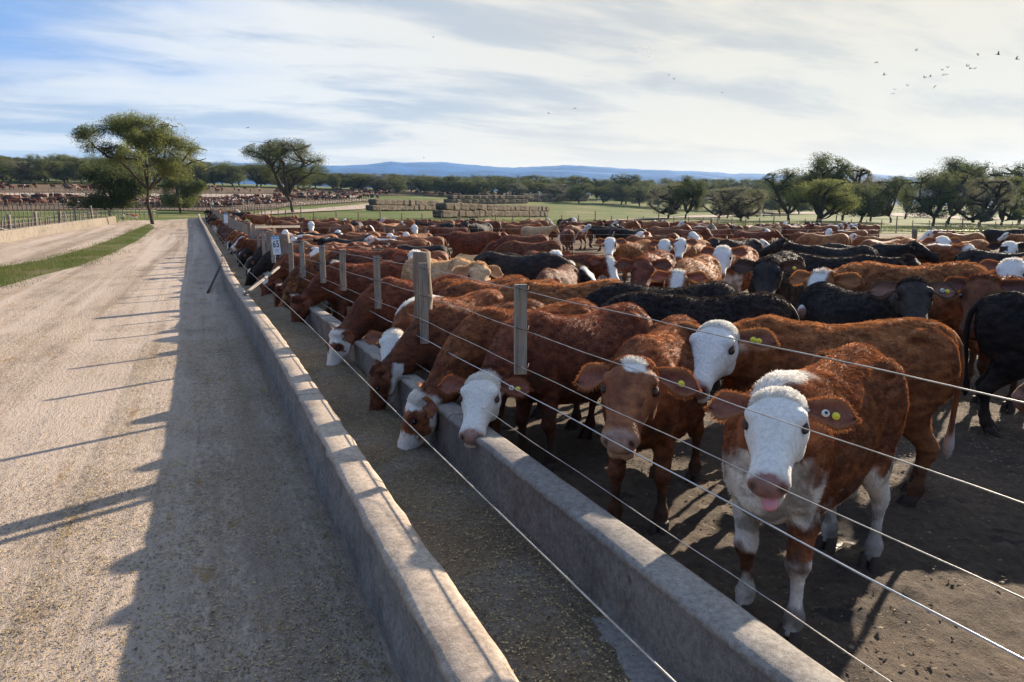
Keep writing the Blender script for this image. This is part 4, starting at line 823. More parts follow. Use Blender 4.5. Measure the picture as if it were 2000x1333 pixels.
# ---------------------------------------------------------------- bales
def bale_mesh(seed):
    g = Geo(); r = np.random.RandomState(seed); n = 9; bx, by, bz = 1.0, .62, .60
    bm = bmesh.new(); bmesh.ops.create_cube(bm, size=2); bmesh.ops.subdivide_edges(bm, edges=bm.edges[:], cuts=7, use_grid_fill=True)
    v = np.array([x.co[:] for x in bm.verts]); k = (np.abs(v) ** 9).sum(1) ** (1 / 9.); v = v / k[:, None] * V(bx, by, bz) ; v += nrm(v) * (fbm(v * 3.3 + seed * 5, 3) - .5)[:, None] * .22
    for b_, c in zip(bm.verts, v): b_.co = c
    me = bpy.data.meshes.new('bale'); bm.to_mesh(me); bm.free(); me.materials.append(M['hay']); me.polygons.foreach_set('use_smooth', [True] * len(me.polygons)); return me
BM_ = [bale_mesh(k) for k in range(5)]; kb = 0
for sname, a, b, lb in (('a', (856, 424.5), (1064, 422.5), 'greyish hay bale in the nearest long stack beyond the pen'), ('b', (722, 411.5), (846, 410), 'greyish hay bale in the stack beside the light road'), ('c', (872, 398), (1026, 396.5), 'greyish hay bale in the stack behind the nearest one'), ('d', (1014, 393.5), (1144, 392.5), 'greyish hay bale in the farthest stack below the trees')):
    A, B = np.array(gp(*a)), np.array(gp(*b)); L_ = np.linalg.norm(B - A); tgt = {'a': 2.3, 'b': 3.0, 'c': 3.3, 'd': 3.4}[sname]; sb = tgt / 2.35; n_ = max(3, int(L_ / (2.9 * sb))); ang = math.atan2(*(B - A)[::-1])
    for i in range(n_):
        for j in range(2):
            q = A + (B - A) * (i + .5 + (.4 if j else 0)) / n_; o = bpy.data.objects.new('hay_bale', BM_[kb % 5]); kb += 1; C0.objects.link(o); o.location = (q[0], q[1], P(*q) + sb * (.55 + 1.14 * j - .10 * rs.rand())); o.rotation_euler = (0, 0, ang + rad(rs.randn() * 4) + (math.pi if i % 2 else 0)); s_ = L_ / n_ / 2.0 * 1.20; o.scale = (s_, sb * 1.5, sb * (.90 + .14 * rs.rand())); tag(o, lb + (', upper layer' if j else ', lower layer'), 'hay bale', 'hay bales stacked two high in the field')
# ---------------------------------------------------------------- heaps, shed, platform
def heap(px, py, w_px, h_px, label, name='covered_heap'):
    x, y = gp(px, py); D = np.dot((x, y), CF[:2]) / cp; w2 = w_px * D / F_PX / 2; h = h_px * D / F_PX; g = Geo(); rr = []
    for k in range(9):
        t = k / 8 * 2 - 1; c = max(.02, 1 - t * t) ** .5; A = np.linspace(0, np.pi, 9); rr.append(np.stack([np.full(9, t * w2), np.cos(A) * w2 * .5 * c, np.sin(A) * h * (c * .9 + .1 * math.sin(k * 2.3))], 1))
    v = np.array(rr).reshape(-1, 3); g.add(v, [(i * 9 + j, (i + 1) * 9 + j, (i + 1) * 9 + j + 1, i * 9 + j + 1) for i in range(8) for j in range(8)]); o = link(name, g.mesh(name, [M['tarp']]), None, (x, y, P(x, y) - .05)); o.rotation_euler = (0, 0, -math.atan2(x, y)); tag(o, label, 'tarp heap')
heap(1042, 378, 26, 7, 'low white tarp heap at the left end behind the farthest bale stack'); heap(1060, 378, 14, 8, 'small bright white heap next to the low tarp heap'); heap(1086, 381, 40, 6, 'long pale tarp heap just above the farthest bale stack'); heap(1186, 389, 22, 10, 'round white tank like heap between two trees'); heap(1290, 392, 44, 9, 'white tarp heap seen behind the thin forked tree'); heap(1352, 392, 40, 9, 'white tarp heap behind the leaning slender tree', )
def boxg(x0, x1, y0, y1, z0, z1): return [(x, y, z) for x in (x0, x1) for y in (y0, y1) for z in (z0, z1)], [(0, 1, 3, 2), (4, 6, 7, 5), (0, 4, 5, 1), (2, 3, 7, 6), (0, 2, 6, 4), (1, 5, 7, 3)]
def shed():
    x, y = gp(1522, 402); D = np.dot((x, y), CF[:2]) / cp; k = D / F_PX; ro = empty('shed', (x, y, P(x, y)), -math.atan2(x, y)); tag(ro, 'small shed with pale metal roof half hidden behind the trees', 'shed'); w2 = 20 * k; h = 12 * k
    g = Geo(); g.add(*boxg(-w2 * .9, w2 * .9, 0, w2, 0, h * .7)); link('wall', g.mesh('wall', [M['shedwall']], False), ro)
    g = Geo(); g.add([(-w2, -.5, h * .7), (w2, -.5, h * .7), (w2 * .55, w2 * .5, h * 1.25), (-w2 * .8, w2 * .5, h * 1.25), (-w2, w2 + .5, h * .7), (w2, w2 + .5, h * .7)], [(0, 1, 2, 3), (3, 2, 5, 4), (0, 3, 4), (1, 5, 2)]); link('roof', g.mesh('roof', [M['metal_roof']], False), ro)
    g = Geo(); g.add(*boxg(-w2 * .3, w2 * .1, -.06, -.01, .02, h * .55)); link('door', g.mesh('door', [M['rust']], False), ro)
shed()
def platform():
    x, y = gp(1515, 424); D = np.dot((x, y), CF[:2]) / cp; k = D / F_PX; ro = empty('loading_ramp', (x, y, P(x, y)), -math.atan2(x, y)); tag(ro, 'dark railed cattle ramp standing in the field before the shed', 'ramp'); w2 = 24 * k
    g = Geo(); g.add(*boxg(-w2, w2, -.8, .8, 1.5 * k, 3 * k)); link('deck', g.mesh('deck', [M['rust']], False), ro)
    for t in (-.9, -.3, .3, .9): bar((t * w2, -.7, 0), (t * w2, -.7, 10 * k), .25, .25, 'post', M['rust'], ro)
    for z in (6, 9.5): bar((-w2 * .9, -.72, z * k), (w2 * .9, -.72, z * k), .18, .18, 'rail', M['rust'], ro)
platform()
# ---------------------------------------------------------------- trees
def tree_geo(h, spread, seed, trunk_h=.32, flat=.55, leaves=9000, leaf=.20, lean=0., gaps=.5, forks=5, r0=.028, dz_=.035, jt_=.10, low=False):
    """returns trunk Geo and crown Geo for a feathery flat-topped tree of height h"""
    r = np.random.RandomState(seed); tr, cr = Geo(), Geo(); tips = []
    def limb(a, d, L_, rr, depth):
        k = 6; pts = [a]; dd = nrm(d)
        for i in range(k):
            dd = nrm(dd + (r.rand(3) - .5) * .42 + V(0, 0, .05 if depth < 2 else -.02)); pts.append(pts[-1] + dd * L_ / k)
        rads = np.linspace(rr, rr * .55, k + 1); v, f = tube(pts, rads, rads, V(.3, 1, .2), 7 if depth < 2 else 4); tr.add(v, f)
        e = pts[-1]
        if depth >= 3: tips.extend(pts[2:]); return
        n = forks if depth == 0 else 3 + (r.rand() < .5)
        for i in range(n):
            a0 = 6.28 * (i + r.rand() * .6) / n; up = .75 - .32 * depth if depth else .85
            nd = nrm(V(math.cos(a0), math.sin(a0), up * (.5 + r.rand() * .9)) * V(1.05, 1.05, 1) + dd * .35); st = pts[-1] if i < 2 or depth == 0 and not low else pts[r.randint(2, k + 1)]
            limb(st, nd, L_ * (.9 if depth == 0 else .72) * (.75 + .5 * r.rand()), rr * (.55 if depth == 0 else .6), depth + 1)
    limb(V(0, 0, -.1), V(lean, 0, 1), h * trunk_h, h * r0, 0)
    T = np.array(tips); T0 = T.copy(); T[:, 2] -= h * trunk_h
    # fit the limb cloud to the wanted crown
    rx = np.percentile(np.abs(T[:, :2]), 97); rz = np.percentile(T[:, 2], 98)
    sx, sz = spread / rx, (h * (1 - trunk_h)) / max(rz, .1)
    def warp(v): q = v.copy(); k = sstep(h * trunk_h * .6, h * trunk_h * 1.2, v[:, 2])[:, None]; w_ = q.copy(); w_[:, :2] *= sx; w_[:, 2] = h * trunk_h + (q[:, 2] - h * trunk_h) * sz; o_ = q * (1 - k) + w_ * k; r_ = np.hypot(o_[:, 0], o_[:, 1]); f_ = np.minimum(1, (spread * .88 + (r_ - spread * .88) * .15) / np.maximum(r_, 1e-3)); f_ = np.where(r_ > spread * .88, f_, 1); o_[:, :2] *= f_[:, None]; zl_ = h * .93; o_[:, 2] = np.where(o_[:, 2] > zl_, zl_ + (o_[:, 2] - zl_) * .15, o_[:, 2]); return o_
    tr.v = [warp(v) for v in tr.v]; T = warp(T0)
    n = leaves; c = T[r.randint(0, len(T), n)] + r.randn(n, 3) * V(spread * jt_, spread * jt_, h * dz_)
    keep = fbm(c * (2.6 / spread) + seed, 3) > .5 * gaps + .15; c = c[keep]; c = c[c[:, 2] > h * (.12 if low else trunk_h * .8)]
    top = h * 1.0 * (1 - flat * .45 * (np.hypot(c[:, 0], c[:, 1]) / spread) ** 2); c = c[c[:, 2] < top + .4]; n = len(c)
    a = r.randn(n, 3) * V(1, 1, .45); a = nrm(a); b = nrm(np.cross(a, r.randn(n, 3))); L_ = leaf * (.5 + r.rand(n, 1)); W = L_ * .42
    v = np.stack([c - a * L_ / 2, c + b * W / 2, c + a * L_ / 2, c - b * W / 2], 1).reshape(-1, 3); cr.v.append(v); cr.c.append(np.zeros((len(v), 3))); q = np.arange(n)[:, None] * 4 + np.arange(4)[None]; cr.f = [tuple(z) for z in q.tolist()]; cr.m = [0] * n; cr.n = 4 * n
    return tr, cr
def tree_obj(name, meshes, loc, s, rz, label, group=None):
    ro = empty(name, loc, rz); ro.scale = s if isinstance(s, tuple) else (s, s, s); tag(ro, label, 'tree', group); link('trunk', meshes[0], ro); link('crown', meshes[1], ro); return ro
def tmesh(*a, mat='leaf_ol', **k):
    t, c = tree_geo(*a, **k); return t.mesh('trunk', [M['bark']]), c.mesh('crown', [M[mat]], False)
x, y = gp(298, 438); H1_ = 205 * np.dot((x, y), CF[:2]) / cp / F_PX; tree_obj('acacia_tree', tmesh(H1_, H1_ * .60, 23, trunk_h=.34, flat=.5, leaves=110000, jt_=.065, leaf=.115, gaps=.75, forks=5, mat='leaf_yel', lean=-.04, r0=.018, dz_=.035), (x, y, P(x, y)), 1, 0.6, 'tall airy tree with yellow green feathery crown beside the road junction')
for k, (px, py, sc_, lb) in enumerate([(215, 420, .62, 'dark drooping tree behind the left side of the airy tree'), (352, 415, .52, 'low yellow green bushy tree at the right foot of the airy tree')]):
    x, y = gp(px, py); hh = (100 if k == 0 else 72) * np.dot((x, y), CF[:2]) / cp / F_PX; tree_obj('acacia_tree', tmesh(hh, hh * (.72 if k == 0 else .62), 31 + k, trunk_h=.22, flat=.5, leaves=36000, leaf=.24, gaps=.36, dz_=.08, mat='leaf_dk' if k == 0 else 'leaf_yel', low=True), (x, y, P(x, y)), 1, k, lb)
x, y = gp(572, 415); H2_ = 135 * np.dot((x, y), CF[:2]) / cp / F_PX; tree_obj('acacia_tree', tmesh(H2_, H2_ * .64, 8, trunk_h=.25, flat=.35, leaves=90000, jt_=.08, leaf=.19, gaps=.62, forks=5, mat='leaf_dk', r0=.024, dz_=.05), (x, y, P(x, y)), 1, 2.1, 'dark rounded tree standing alone on the grass near the light road')
TV = [tmesh(8, 4.2, 50 + k, trunk_h=.15 + .03 * (k % 3), flat=.4, leaves=36000, dz_=.080, leaf=.165, gaps=(.48, .60, .36, .58, .46, .26)[k], mat=('leaf_ol', 'leaf_dk', 'leaf_ol', 'leaf_gr', 'leaf_dk', 'leaf_yel')[k], low=k != 1) for k in range(6)]
LBL = ['olive green tree with rounded crown', 'dark open tree with forked limbs', 'low wide olive tree with crown near the ground', 'grey green thin crowned tree', 'dark dense tree', 'bright green bushy tree']
def tree_px(px, base, top, k, wpx=None, extra='', label=None, group=None, rz=None):
    try: x, y = gp(px, base)
    except ValueError: x, y = gpd(px, 345 + 20 * rs.rand())
    D = np.dot((x, y), CF[:2]) / cp; s = (base - top) * D / F_PX / 8.; sx = s if wpx is None else wpx * D / F_PX / 8.4 / .95; tree_obj('acacia_tree', TV[k], (x, y, P(x, y)), (sx, sx, s), rs.rand() * 6.28 if rz is None else rz, label or (LBL[k] + ' ' + extra), group)
RT = [(1222, 398, 341, 4, 60, 'dark dense crooked tree left of the thin forked tree'), (1305, 426, 362, 3, 80, 'thin forked grey tree behind the crowd of cattle'), (1338, 427, 348, 1, 72, 'slender leaning tree with open crown in the field'), (1404, 427, 372, 3, 74, 'grey green tree with one straight trunk right of the leaning tree'), (1420, 426, 370, 2, 60, 'olive tree overlapping the straight trunked tree'), (1447, 432, 368, 3, 86, 'pale grey twin trunk tree left of the shed'), (1462, 428, 372, 2, 76, 'low olive tree just left of the shed'),
      (1540, 430, 336, 1, 100, 'dark open tree behind the bright bushy one'), (1595, 436, 308, 1, 104, 'tallest open crowned dark tree above the bright bush'), (1645, 430, 330, 3, 90, 'thin open tree right of the tallest one'), (1600, 441, 356, 5, 132, 'bright green rounded bushy tree reaching the ground'), (1680, 434, 360, 2, 96, 'broad grey olive tree right of the bright bush'), (1700, 432, 352, 3, 84, 'hazy grey tree behind the broad olive one'), (1740, 434, 350, 1, 78, 'dark tree with leaning trunk in the shade'), (1768, 427, 346, 4, 76, 'small dark tree with y shaped trunk'), (1822, 440, 336, 2, 110, 'large olive tree with many stems'), (1850, 438, 316, 1, 120, 'tall dark tree with ragged top on the right'), (1900, 434, 322, 4, 100, 'dense dark tree in the right hand grove'), (1912, 443, 352, 3, 96, 'grey tree with several thin stems in the right hand grove'), (1955, 441, 350, 0, 90, 'olive tree near the edge of the right hand grove'), (1990, 436, 322, 4, 110, 'dark tree at the very edge of the grove'), (2040, 440, 326, 1, 110, 'dark open tree half outside the picture')]
for px, b_, t_, k, w_, lb in RT: tree_px(px, b_, t_, k, w_, label=lb)
# the tree line below the hills
for i in range(128):
    px = -30 + i * 12.6 + rs.randn() * 5; row = i % 3
    if 250 < px < 330 and row == 0: continue
    base = np.interp(px, (-30, 300, 600, 900, 1100, 1300, 1600), (356, 360, 366, 378, 384, 392, 400)) + (0, -4, -8)[row] + rs.rand() * 2; topp = np.interp(px, (-30, 160, 430, 520, 700, 900, 1200, 1300, 1500, 1600), (312, 308, 318, 322, 336, 342, 349, 352, 350, 345)) + (7, 2, -3)[row] + rs.randn() * 3
    k = (0, 2, 2, 2, 0, 4, 3)[rs.randint(7)]; tree_px(px, base, min(topp, base - 18), k, rs.uniform(44, 70), label=('%s in the tree line below the hills' % LBL[k]), group='trees of the distant tree line')
for i, (px, b_, t_, w_) in enumerate([(700, 372, 346, 28), (776, 380, 352, 34), (826, 370, 348, 26), (886, 382, 345, 40), (980, 384, 345, 44), (1030, 388, 352, 46), (650, 374, 342, 30), (1125, 390, 346, 52), (1165, 392, 350, 48), (938, 378, 346, 36)]): tree_px(px, b_, t_, (0, 2, 4, 0, 4, 2, 1, 0, 4, 2)[i], w_, label=LBL[(0, 2, 4, 0, 4, 2, 1, 0, 4, 2)[i]] + ' forward of the tree line', group='trees in front of the tree line')
# ---------------------------------------------------------------- birds
def bird_mesh(flap):
    g = Geo(); c = np.array([(-.16, 0, 0), (-.08, 0, .005), (0, 0, .01), (.09, 0, .01), (.14, 0, .012), (.18, 0, .0)]); v, f = tube(c, [.008, .03, .04, .032, .024, .004], [.006, .026, .035, .03, .022, .004], V(0, 1, 0), 8); g.add(v, f)
    g.add([(-.14, -.01, 0), (-.14, .01, 0), (-.26, .05, 0), (-.26, -.05, 0), (-.2, 0, .012)], [(0, 1, 4), (1, 2, 4), (2, 3, 4), (3, 0, 4), (3, 2, 1, 0)])
    for s in (-1, 1):
        w_ = []
        for u, ch, sw in ((0, .13, 0), (.33, .12, .02), (.66, .09, -.01), (1, .015, -.08)):
            y = s * (.03 + u * .30 * math.cos(flap * u)); z = .015 + .30 * u * math.sin(flap * u) * (1 - .2 * u); w_ += [(.07 + sw, y, z), (.0 + sw, y, z + .012), (.07 + sw - ch, y, z)]
        g.add(w_, [(i * 3 + a, i * 3 + b, (i + 1) * 3 + b, (i + 1) * 3 + a) for i in range(3) for a, b in ((0, 1), (1, 2), (2, 0))])
    return g.mesh('bird', [M['bird']])
BMS = [bird_mesh(f) for f in (.9, .3, -.5, 1.2)]
BL = [(846, 73, 5), (1072, 222, 8), (1122, 212, 8), (1306, 148, 7), (1316, 155, 7), (1411, 182, 6), (1711, 122, 9), (1790, 99, 7), (1727, 147, 8), (1747, 175, 7), (1744, 183, 8), (1772, 168, 7), (1806, 152, 8), (1817, 150, 8), (1826, 169, 7), (1840, 137, 9), (1852, 132, 7), (1842, 147, 6), (1848, 146, 7), (1889, 130, 8), (1895, 135, 7), (1904, 134, 8), (1910, 106, 7), (1949, 107, 10), (1986, 116, 9), (483, 250, 8), (533, 273, 2.5), (792, 364 - 42, 4), (828, 309, 4)]
for i, (px, py, sz) in enumerate(BL):
    d = ray(px, py); dist = .62 * F_PX / (sz * 1.1); d = d / np.linalg.norm(d); q = d * dist + V(0, 0, EYE); o = link('bird', BMS[i % 4], None, tuple(q)); o.rotation_euler = (rs.randn() * .3, rs.randn() * .2, rs.rand() * 6.28)
    lb = 'small dark bird flying in the loose flock on the right' if px > 1600 else ('lone dark bird high in the sky above the far stacks' if px < 1000 and px > 700 else ('dark bird of the pair flying over the middle of the herd' if px < 1200 and px > 1000 else ('small dark bird gliding left of the flock' if px >= 1200 else 'faint bird over the dark rounded tree'))); tag(o, lb, 'bird', 'birds flying over the yard')
for i in range(46):
    px, py = 1258 + rs.randn() * 16, 98 + rs.randn() * 9; d = ray(px, py); d = d / np.linalg.norm(d); q = d * 330 + V(0, 0, EYE); o = link('bird', BMS[i % 4], None, tuple(q)); o.rotation_euler = (rs.randn() * .3, 0, rs.rand() * 6.28); o.scale = (.8, .8, .8); tag(o, 'speck sized bird in the far tight flock', 'bird', 'far tight flock of birds')
# ---------------------------------------------------------------- people
def person(px, py, hpx, az, label, shirt, crouch=False, hat=True, pos=None):
    x, y = gp(px, py) if pos is None else pos; D = np.dot((x, y), CF[:2]) / cp; h = hpx * D / F_PX if hpx else 1.72; k = h / 1.75 if not crouch else h / 1.2
    g = Geo(); Vv = []; E = []; R_ = []
    def chain(pts):
        for i, (p_, r_) in enumerate(pts):
            Vv.append(p_); R_.append(r_)
            if i: E.append((len(Vv) - 2, len(Vv) - 1))
    if not crouch:
        Vv = [(0, 0, .95), (0, 0, 1.15), (0, 0, 1.40), (0, 0, 1.50), (0, .02, 1.60), (0, .02, 1.72)]; R_ = [.13, .13, .14, .055, .085, .08]; E = [(0, 1), (1, 2), (2, 3), (3, 4), (4, 5)]
        for s in (-1, 1):
            b = len(Vv); Vv += [(s * .10, 0, .88), (s * .11, .02, .48), (s * .12, 0, .09), (s * .12, .12, .04)]; R_ += [.09, .065, .045, .045]; E += [(0, b), (b, b + 1), (b + 1, b + 2), (b + 2, b + 3)]
            b = len(Vv); Vv += [(s * .20, 0, 1.38), (s * .26, .0, 1.12), (s * .22, .14, .92), (s * .20, .2, .86)]; R_ += [.065, .045, .035, .035]; E += [(2, b), (b, b + 1), (b + 1, b + 2), (b + 2, b + 3)]
        hd = (0, .02, 1.66)
    else:
        Vv = [(0, -.25, .48), (0, -.15, .70), (0, .12, .92), (0, .22, .97), (0, .30, 1.02), (0, .34, 1.08)]; R_ = [.15, .15, .15, .06, .09, .08]; E = [(0, 1), (1, 2), (2, 3), (3, 4), (4, 5)]
        for s in (-1, 1):
            b = len(Vv); Vv += [(s * .11, -.2, .45), (s * .15, .16, .50), (s * .14, -.02, .10), (s * .14, .12, .04)]; R_ += [.09, .07, .05, .045]; E += [(0, b), (b, b + 1), (b + 1, b + 2), (b + 2, b + 3)]
            b = len(Vv); Vv += [(s * .2, .12, .86), (s * .24, .25, .62), (s * .16, .42, .45), (s * .14, .48, .40)]; R_ += [.065, .045, .035, .035]; E += [(2, b), (b, b + 1), (b + 1, b + 2), (b + 2, b + 3)]
        hd = (0, .33, 1.06)
    me = bpy.data.meshes.new('p'); me.from_pydata([tuple(c) for c in Vv], E, []); o = bpy.data.objects.new('p', me); C0.objects.link(o); sk = o.modifiers.new('s', 'SKIN'); 
    for i, r_ in enumerate(R_): me.skin_vertices[0].data[i].radius = (r_, r_ * .85); me.skin_vertices[0].data[i].use_root = i == 0
    ss_ = o.modifiers.new('ss', 'SUBSURF'); ss_.levels = 2; dg = bpy.context.evaluated_depsgraph_get(); dg.update(); m2 = bpy.data.meshes.new_from_object(o.evaluated_get(dg)); bpy.data.objects.remove(o)
    m2.materials.clear()
    for mm in (shirt, M['trouser'], M['skin']): m2.materials.append(mm)
    for p_ in m2.polygons:
        z = p_.center[2]; p_.use_smooth = True
        if not crouch: p_.material_index = 1 if z < .98 and abs(p_.center[0]) < .19 or z < .84 else (2 if z > 1.48 or (z < .98 and abs(p_.center[0]) > .18) else 0)
        else: p_.material_index = 1 if z < .56 and p_.center[1] < .3 else (2 if z > .98 and p_.center[1] > .2 or (z < .5) else 0)
    m2.name = 'person'; ro = link('person', m2, None, (x, y, P(x, y))); ro.rotation_euler = (0, 0, az); ro.scale = (k, k, k); tag(ro, label, 'person')
    gg = Geo(); 
    if hat:
        A = np.linspace(0, 2 * np.pi, 16, endpoint=False); rr = [np.stack([np.cos(A) * r_, np.sin(A) * r_, np.full(16, z_)], 1) + np.array(hd) for r_, z_ in ((.20, .04), (.205, .05), (.10, .065), (.095, .13), (.05, .155))]; gg.add(*loft(rr)); link('hat', gg.mesh('hat', [M['hat']]), ro)
    else: gg.add(*sphere_geo(V(*hd) + V(0, -.02, .03), .09, 8)); link('hair', gg.mesh('hair', [M['hair']]), ro)


hz = Geo(); hz.add([(x, y, z) for x in (-7000, 7000) for y in (-7000, 7000) for z in (-2., 560.)], [(0, 1, 3, 2), (4, 6, 7, 5), (0, 4, 5, 1), (2, 3, 7, 6), (0, 2, 6, 4), (1, 5, 7, 3)])
hm = bpy.data.materials.new('haze'); hm.use_nodes = True; nt_ = hm.node_tree; nt_.nodes.remove(nt_.nodes['Principled BSDF']); pv = nt_.nodes.new('ShaderNodeVolumePrincipled'); pv.inputs['Color'].default_value = (.38, .64, 1, 1); pv.inputs['Density'].default_value = 6.5e-5; pv.inputs['Anisotropy'].default_value = .2; nt_.links.new(pv.outputs[0], nt_.nodes['Material Output'].inputs['Volume'])
ho = link('haze', hz.mesh('haze', [hm], False)); tag(ho, 'thin blue haze over the plain and hills', 'haze', kind='stuff')
# ---------------------------------------------------------------- people and dog
person(1380, 440, None, rad(20), 'person in a pale hat and grey green jacket standing among the far cattle', M['shirt'], pos=gpd(1380, 40))
person(415, 412, 20, rad(150), 'person in a pale shirt standing by the far hillside pen fence', M['shirt2'], hat=False)
person(240, 432.5, 16, rad(-80), 'person in grey crouching at the end of the low block wall', M['shirt2'], crouch=True, hat=False)
# ---------------------------------------------------------------- the herd
def poll_at(hy, z=1.2, r=.36): a = rad(hy * .75); return (.60 + r * math.cos(a), r * math.sin(a), z)
def solve_place(local, px, py, s, hd):
    """ground point so that the body point 'local' is seen at (px,py); hd degrees: 0 faces the camera, + turns towards the right of the picture"""
    x, y = gpd(px, 8.)
    D = 8.
    for _ in range(40):
        phi = math.atan2(y, x); th = phi + math.pi + rad(hd); c, s_ = math.cos(th), math.sin(th); ox, oy = s * (local[0] * c - local[1] * s_), s * (local[0] * s_ + local[1] * c)
        zt = P(x, y) + PEN + s * local[2]; d = ray(px, py)
        if d[2] > -1e-4: break
        t = (zt - EYE) / d[2]; nx, ny = d[0] * t - ox, d[1] * t - oy; x, y = .5 * x + .5 * nx, .5 * y + .5 * ny
    return x, y, th
PLACED = []; NCOW = [0]; FACES = []
def ear_tags(B, ei, side, kinds, ro):
    ctr, out, fwd, ac = ei[0 if side > 0 else 1]; hs = B['hs']
    for k, (kind, u, w_) in enumerate(kinds):
        c = ctr + out * u * hs + ac * w_ * hs + fwd * (.006 * hs); g = Geo(); A = np.linspace(0, 2 * np.pi, 16, endpoint=False)
        if kind == 'flag':
            pts = [(-.010, .0), (.010, 0), (.022, -.02), (.024, -.058), (-.024, -.058), (-.022, -.02)]; a = [c + ac * x * 1.3 * hs + out * (-y) * 0 + (V(0, 0, 1) * y * 1.3) * hs for x, y in pts]; g.add(*loft([np.array(a) - fwd * .003, np.array(a) + fwd * .003]))
            link('ear_tag', g.mesh('ear_tag', [M['tagy']], False), ro); continue
        r_ = .0155 * hs; rr = [c + np.outer(np.cos(A) * q, out) + np.outer(np.sin(A) * q, ac) + fwd * z for q, z in ((r_, 0), (r_, .004), (r_ * .92, .006), (r_ * .45, .006), (r_ * .40, .010), (r_ * .1, .011))]; g.add(*loft(rr))
        t = link('ear_tag', g.mesh('ear_tag', [M['tagy' if kind == 'y' else 'tagw']], True), ro)
        if kind == 'w': g2 = Geo(); rr = [c + np.outer(np.cos(A) * q, out) + np.outer(np.sin(A) * q, ac) + fwd * z for q, z in ((.0065, .0105), (.006, .0125), (.002, .013))]; g2.add(*loft(rr)); link('tag_pin', g2.mesh('tag_pin', [M['dark']]), t)
def cow(label, px, py, s, hd, coat, anchor='poll', q=1, pose=None, fur=None, tags=None, name='cow', group='cattle of the herd', world=None, at=None, **o):
    """q 2 = close-up, 1 = mid distance, 0 = small"""
    pose = dict(pose or {}); NCOW[0] += 1; i = NCOW[0]; s += (.18 if py < 535 else .08) if q < 2 and anchor == 'poll' and not world and not at else ((.10 if py < 500 else .02) if anchor == 'back' else 0)
    vox = (.034, .021, .0125)[q]; pose.setdefault('hs', 1.12); B = cow_body(voxel=vox, seed=i, tail=(i % 5 - 2) * .05, **pose); o.update(coat=coat, seed=i)
    if coat == 'black': o.setdefault('nose', (.02, .018, .018)); o.setdefault('lip', (.05, .045, .04)); o.setdefault('ear', (.10, .055, .04) if i % 2 else (.03, .02, .018))
    local = B['O'] if anchor == 'poll' else (V(-.15, 0, 1.13) if anchor == 'back' else V(-.45, 0, 1.15))
    if world:      # poll over the trough at a given offset, column px
        off, dg_ = world; th = math.pi + rad(dg_); Y = 8.
        c, s_ = math.cos(th), math.sin(th); lo, hi = 2., 60.
        for _ in range(50):
            m_ = (lo + hi) / 2; qx, qy = pth(m_, off); u_ = px_of(qx, qy, P(qx, qy) + PEN + s * local[2])[0]
            if u_ > px: lo = m_
            else: hi = m_
        x, y = qx - s * (local[0] * c - local[1] * s_), qy - s * (local[0] * s_ + local[1] * c)
    elif at: x, y, th = at
    else: x, y, th = solve_place(local, px, py, s, hd)
    me, rims, ei, G = cow_mesh('body', B, o); ro = link(name, me, None, (x, y, P(x, y) + PEN + .002)); ro.rotation_euler = (0, 0, th); ro.scale = (s, s, s); tag(ro, label, 'cow' if name == 'cow' else 'calf', group)
    n = fur if fur is not None else (1500, 9000, 60000)[q]
    if q > 0 and n: fo = link('fur', fur_curves('fur', B, o, rims if q == 2 else rims, n, (1, .95, .60)[q], (.003, .0021, .0010)[q], i), ro)
    if tags: ear_tags(B, ei, tags[0], tags[1], ro)
    if anchor == 'poll' and not at: FACES.append((px, math.hypot(x, y)))
    PLACED.append((x, y)); print('cow', i, label[:40], round(x, 2), round(y, 2), 'D', round(math.hypot(x, y), 1)); return ro, B
FD = lambda z=.62, x=1.06, hp=66, yaw=0: dict(poll=(x, .0 + x * math.sin(rad(yaw)) * .3, z), hpitch=hp, hyaw=yaw)
def LOOK(hy, hp=50, z=1.2, hs=1.12, **k): return dict(poll=poll_at(hy, z), hyaw=hy, hpitch=hp - (14 if hp >= 50 else 0), hs=hs, **k)
two = [('w', -.005, .012), ('y', .035, .014)]; one = [('y', .03, .01)]
# -- front group
r1, B1 = cow('white faced red calf at the front with its pink tongue out and white legs', 1520, 768, 1.06, -21, 'red', q=2, name='calf', fur=110000, pose=dict(poll=(.64, .10, 1.12), hyaw=20, hpitch=30, hs=.95, hroll=3, legs=(.03, -.04, .02, -.06), fat=.80, ears=(6, 2)), tags=(1, two), face='full', legs=.52, legpatch=1, chest=.98, crest=1, belly=1, rim=(.10, .04, .03), nose=(.26, .13, .11), patch=())
f, l, n = B1['frame']; O = B1['O']; hs = B1['hs']; g = Geo(); tp = [O + (a * f + b * n + c * l) * hs for a, b, c in ((.39, -.126, .0), (.43, -.128, .004), (.455, -.130, .008), (.474, -.138, .014), (.476, -.148, .018))]
g.add(*tube(tp, [.020, .026, .028, .024, .010], [.008, .011, .010, .008, .004], l, 10)); link('tongue', g.mesh('tongue', [M['tongue']]), r1)
cow('white faced ginger calf standing behind the front calf, body turned to the left', 1402, 634, 1.08, -74, 'ginger', q=2, name='calf', fur=95000, pose=dict(poll=(.72, .26, 1.13), hyaw=64, hpitch=32, hs=1.12, legs=(-.05, .08, .06, -.05)), tags=(1, [('y', .0, .01), ('y', .028, .012)]), face='full', chest=.5, rim=(.12, .05, .05), nose=(.34, .2, .17))
cow('red brown calf with a white star on its forehead and pale muzzle behind the trough', 1238, 704, 1.05, -14, 'red', q=2, name='calf', fur=95000, pose=dict(poll=(.70, .04, 1.07), hyaw=8, hpitch=28, hs=1.20, legs=(-.04, .05, 0, 0), ears=(14, 14)), tags=(1, one), face='star', lip=(.50, .34, .22), nose=(.34, .21, .16))
